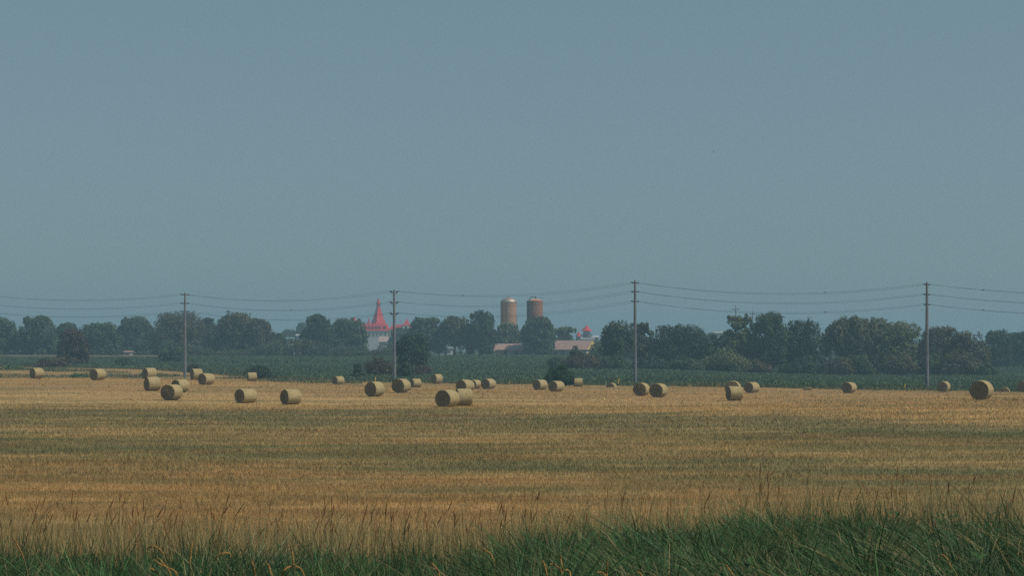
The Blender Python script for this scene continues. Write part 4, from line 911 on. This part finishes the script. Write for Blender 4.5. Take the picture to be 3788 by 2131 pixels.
# watchtower and small turret building
D = 1000.0
X = Xat(2170, D); g = G1(X, D); t = thing('watchtower', 'round watchtower with red conical roof and a railed balcony', 'tower', (X, D, g)); k = D / F
def z_(py): return Zat(py, D) - g
MB().lathe([(14 * k, 0), (13 * k, z_(1247))], 16).build('shaft', M['cream'], t)
bal = MB().lathe([(18 * k, z_(1247) + .01), (21 * k, z_(1246)), (21 * k, z_(1244.5))], 16).build('balcony', mat('grey_balcony', (.25, .24, .27), .8), t)
rl = MB()
for i in range(16): a = 2 * math.pi * i / 16; rl.tube([(20.4 * k * math.cos(a), 20.4 * k * math.sin(a), z_(1244.5)), (20.4 * k * math.cos(a), 20.4 * k * math.sin(a), z_(1236.5))], .08, 4)
rl.lathe([(20.2 * k, z_(1237)), (20.8 * k, z_(1237)), (20.8 * k, z_(1236)), (20.2 * k, z_(1236))], 16, cap=False); rl.lathe([(20.2 * k, z_(1241)), (20.8 * k, z_(1241)), (20.8 * k, z_(1240)), (20.2 * k, z_(1240))], 16, cap=False)
rl.build('railing', M['pipe'], bal)
MB().lathe([(12.5 * k, z_(1244.4)), (12.5 * k, z_(1225))], 8).build('cabin', mat('dark_slate_cabin', (.12, .13, .16), .7), t)
for i in range(8): a = 2 * math.pi * (i + .5) / 8; c_, s_ = math.cos(a), math.sin(a); q = 11.7 * k; MB().add([(q * c_ - .5 * -s_ + .1 * c_, q * s_ - .5 * c_ + .1 * s_, z_(1236)), (q * c_ + .5 * -s_ + .1 * c_, q * s_ + .5 * c_ + .1 * s_, z_(1236)), (q * c_ + .5 * -s_ + .1 * c_, q * s_ + .5 * c_ + .1 * s_, z_(1229)), (q * c_ - .5 * -s_ + .1 * c_, q * s_ - .5 * c_ + .1 * s_, z_(1229))], [(0, 1, 2, 3)]).build('window', M['white'], t)
MB().lathe([(21.5 * k, z_(1224.8)), (20 * k, z_(1223)), (11 * k, z_(1214)), (.05, z_(1202.5))], 16).build('roof', M['red_roof'], t)
X = Xat(2138, D); t = thing('turret_building', 'small round turret with red cone roof left of the watchtower', 'tower', (X, D - 8, g))
MB().lathe([(8 * k, 0), (8 * k, z_(1246))], 12).build('shaft', M['cream'], t); MB().lathe([(11.5 * k, z_(1246) + .01), (9 * k, z_(1240)), (.05, z_(1227.5))], 12).build('roof', M['red_roof'], t)
for i in range(5): a = R(-150 + i * 30); MB().box(8 * k * math.cos(a) - .25, 8 * k * math.cos(a) + .25, 8 * k * math.sin(a) - .12, 8 * k * math.sin(a) + .12, z_(1254), z_(1249)).build('window', M['glass'], t)
gabled('house', 'cream house with grey roof under the watchtower', 2150, 2196, 1252, 1257, 960, 9, M['cream'], mat('grey_shingle', (.30, .30, .32), .8), base=None)
gabled('house', 'pale house with a thin white roof edge right of the watchtower', 2186, 2212, 1244, 1249, 1010, 9, M['white'], mat('pale_grey_roof', (.5, .52, .55), .7))
# small distant utility poles above the right trees
for px, yt, lab, aw in ((2722, 1134, 'tallest small distant pole with crossarm above the ragged tree', 1.2), (2784, 1152, 'short distant pole with crossarm behind the right trees', 1.0), (2846, 1149, 'small distant pole above the tall full tree', 1.1)):
    D = 620; X = Xat(px, D); g = G1(X, D); t = thing('distant_pole', lab, 'utility pole', (X, D, g), group='small distant poles'); H = Zat(yt, D) - g
    MB().lathe([(.16, 0), (.11, H)], 8).build('shaft', M['insul'], t); MB().box(-aw, aw, -.06, .06, H - 1.1, H - .95).build('crossarm', M['insul'], t)
    ib = MB()
    for s in (-1, -.5, .5, 1): ib.lathe([(.08, H - .95), (.09, H - .75), (.03, H - .7)], 6, (s * aw * .92, 0))
    ib.build('insulators', M['insul'], t)
    if yt == 1134: MB().lathe([(.12, H), (.28, H + .05), (.28, H + .4), (.1, H + .5)], 8).build('lamp_head', M['white'], t)

# ------------------------------------------------------------------ small things
M['ymark'] = mat('yellow_plastic', (.75, .52, .03), .5, var=.05)
M['post'] = mat('dark_post', (.08, .07, .06), .8)
for px, yt, yb, D, lean, lab in ((2284, 1400, 1424, 292, .045, 'leaning yellow marker stake beside the sunken bale left of the third pole'), (3342, 1428, 1450, 276, .07, 'leaning yellow marker stake left of the fourth pole'),
                                 (1388, 1407, 1424, 322, .01, 'yellow marker stake whose tip shows behind the bale left of the second pole')):
    X = Xat(px, D); g = G1(X, D); H = max(1.0, Zat(yt, D) - g); t = thing('marker_stake', lab, 'marker stake', (X, D, g), group='yellow marker stakes')
    mb = MB(); a = lean * 4.5; mb.tube([(0, 0, -.1), (a * .35 * H, 0, H * .35)], .045, 8); mb.build('foot', M['post'], t)
    MB().tube([(a * .35 * H, 0, H * .35), (a * H, 0, H)], .075, 8).build('sleeve', M['ymark'], t)
def bird(px, py, D, span, label, sit=False):
    X = Xat(px, D); z = Zat(py, D) if not sit else G1(X, D); t = thing('bird', label, 'bird', (X, D, z), .6)
    s = span
    hh = .16 * s if not sit else .30 * s + .05
    b = MB().rings([[(x * s, r * s * math.cos(a), hh + (dz + r * math.sin(a)) * s) for a in np.linspace(0, 5.5, 8)] for x, r, dz in ((-.36, .01, -.06 if sit else 0), (-.22, .035, -.03 if sit else 0), (-.05, .085, 0), (.10, .085, .03), (.18, .045, .09 if sit else .04), (.24, .05, .12 if sit else .05), (.29, .03, .12 if sit else .04), (.35, .004, .11 if sit else .03))])
    b.build('body', M['post'], t, smooth=True)
    for sg in (-1, 1):
        if sit: MB().add([(.08 * s, sg * .09 * s, hh + .05 * s), (-.05 * s, sg * .11 * s, hh), (-.30 * s, sg * .05 * s, hh - .05 * s), (-.1 * s, sg * .07 * s, hh + .06 * s)], [(0, 1, 2, 3)]).build('wing', M['post'], t)
        else: MB().add([(.10 * s, sg * .05 * s, hh), (.06 * s, sg * .30 * s, hh + .16 * s), (-.04 * s, sg * .52 * s, hh + .10 * s), (-.08 * s, sg * .28 * s, hh + .12 * s), (-.10 * s, sg * .05 * s, hh)], [(0, 1, 2, 3, 4)]).build('wing', M['post'], t)
    if sit:
        for sg in (-1, 1): MB().tube([(0, sg * .05 * s, 0), (0, sg * .04 * s, hh - .05 * s)], .012, 4).build('leg', M['post'], t)
bird(2640, 563, 170, .30, 'tiny dark bird flying high alone in the sky')
bird(3411, 1150, 230, .40, 'dark bird with spread wings flying just left of the fourth pole')
bird(146, 1407, 262, .45, 'small black bird standing on the stubble in front of the leftmost bale', sit=True)

# ------------------------------------------------------------------ haze
hz = MB().box(-2560, 2560, -2560, 2560, -6.5, 44).build('haze', None)
m = bpy.data.materials.new('summer_haze'); m.use_nodes = True; t = m.node_tree; t.nodes.clear()
o = t.nodes.new('ShaderNodeOutputMaterial'); v = t.nodes.new('ShaderNodeVolumePrincipled')
v.inputs['Color'].default_value = (.49, .79, 1.0, 1); v.inputs['Density'].default_value = .00053; v.inputs['Anisotropy'].default_value = .1
t.links.new(v.outputs[0], o.inputs['Volume']); hz.data.materials.append(m)
tag(hz, 'thin blue-grey summer haze lying over the fields', 'haze', kind='stuff')
print('TRIS', sum(len(o.data.polygons) for o in scn.objects if o.type == 'MESH'))
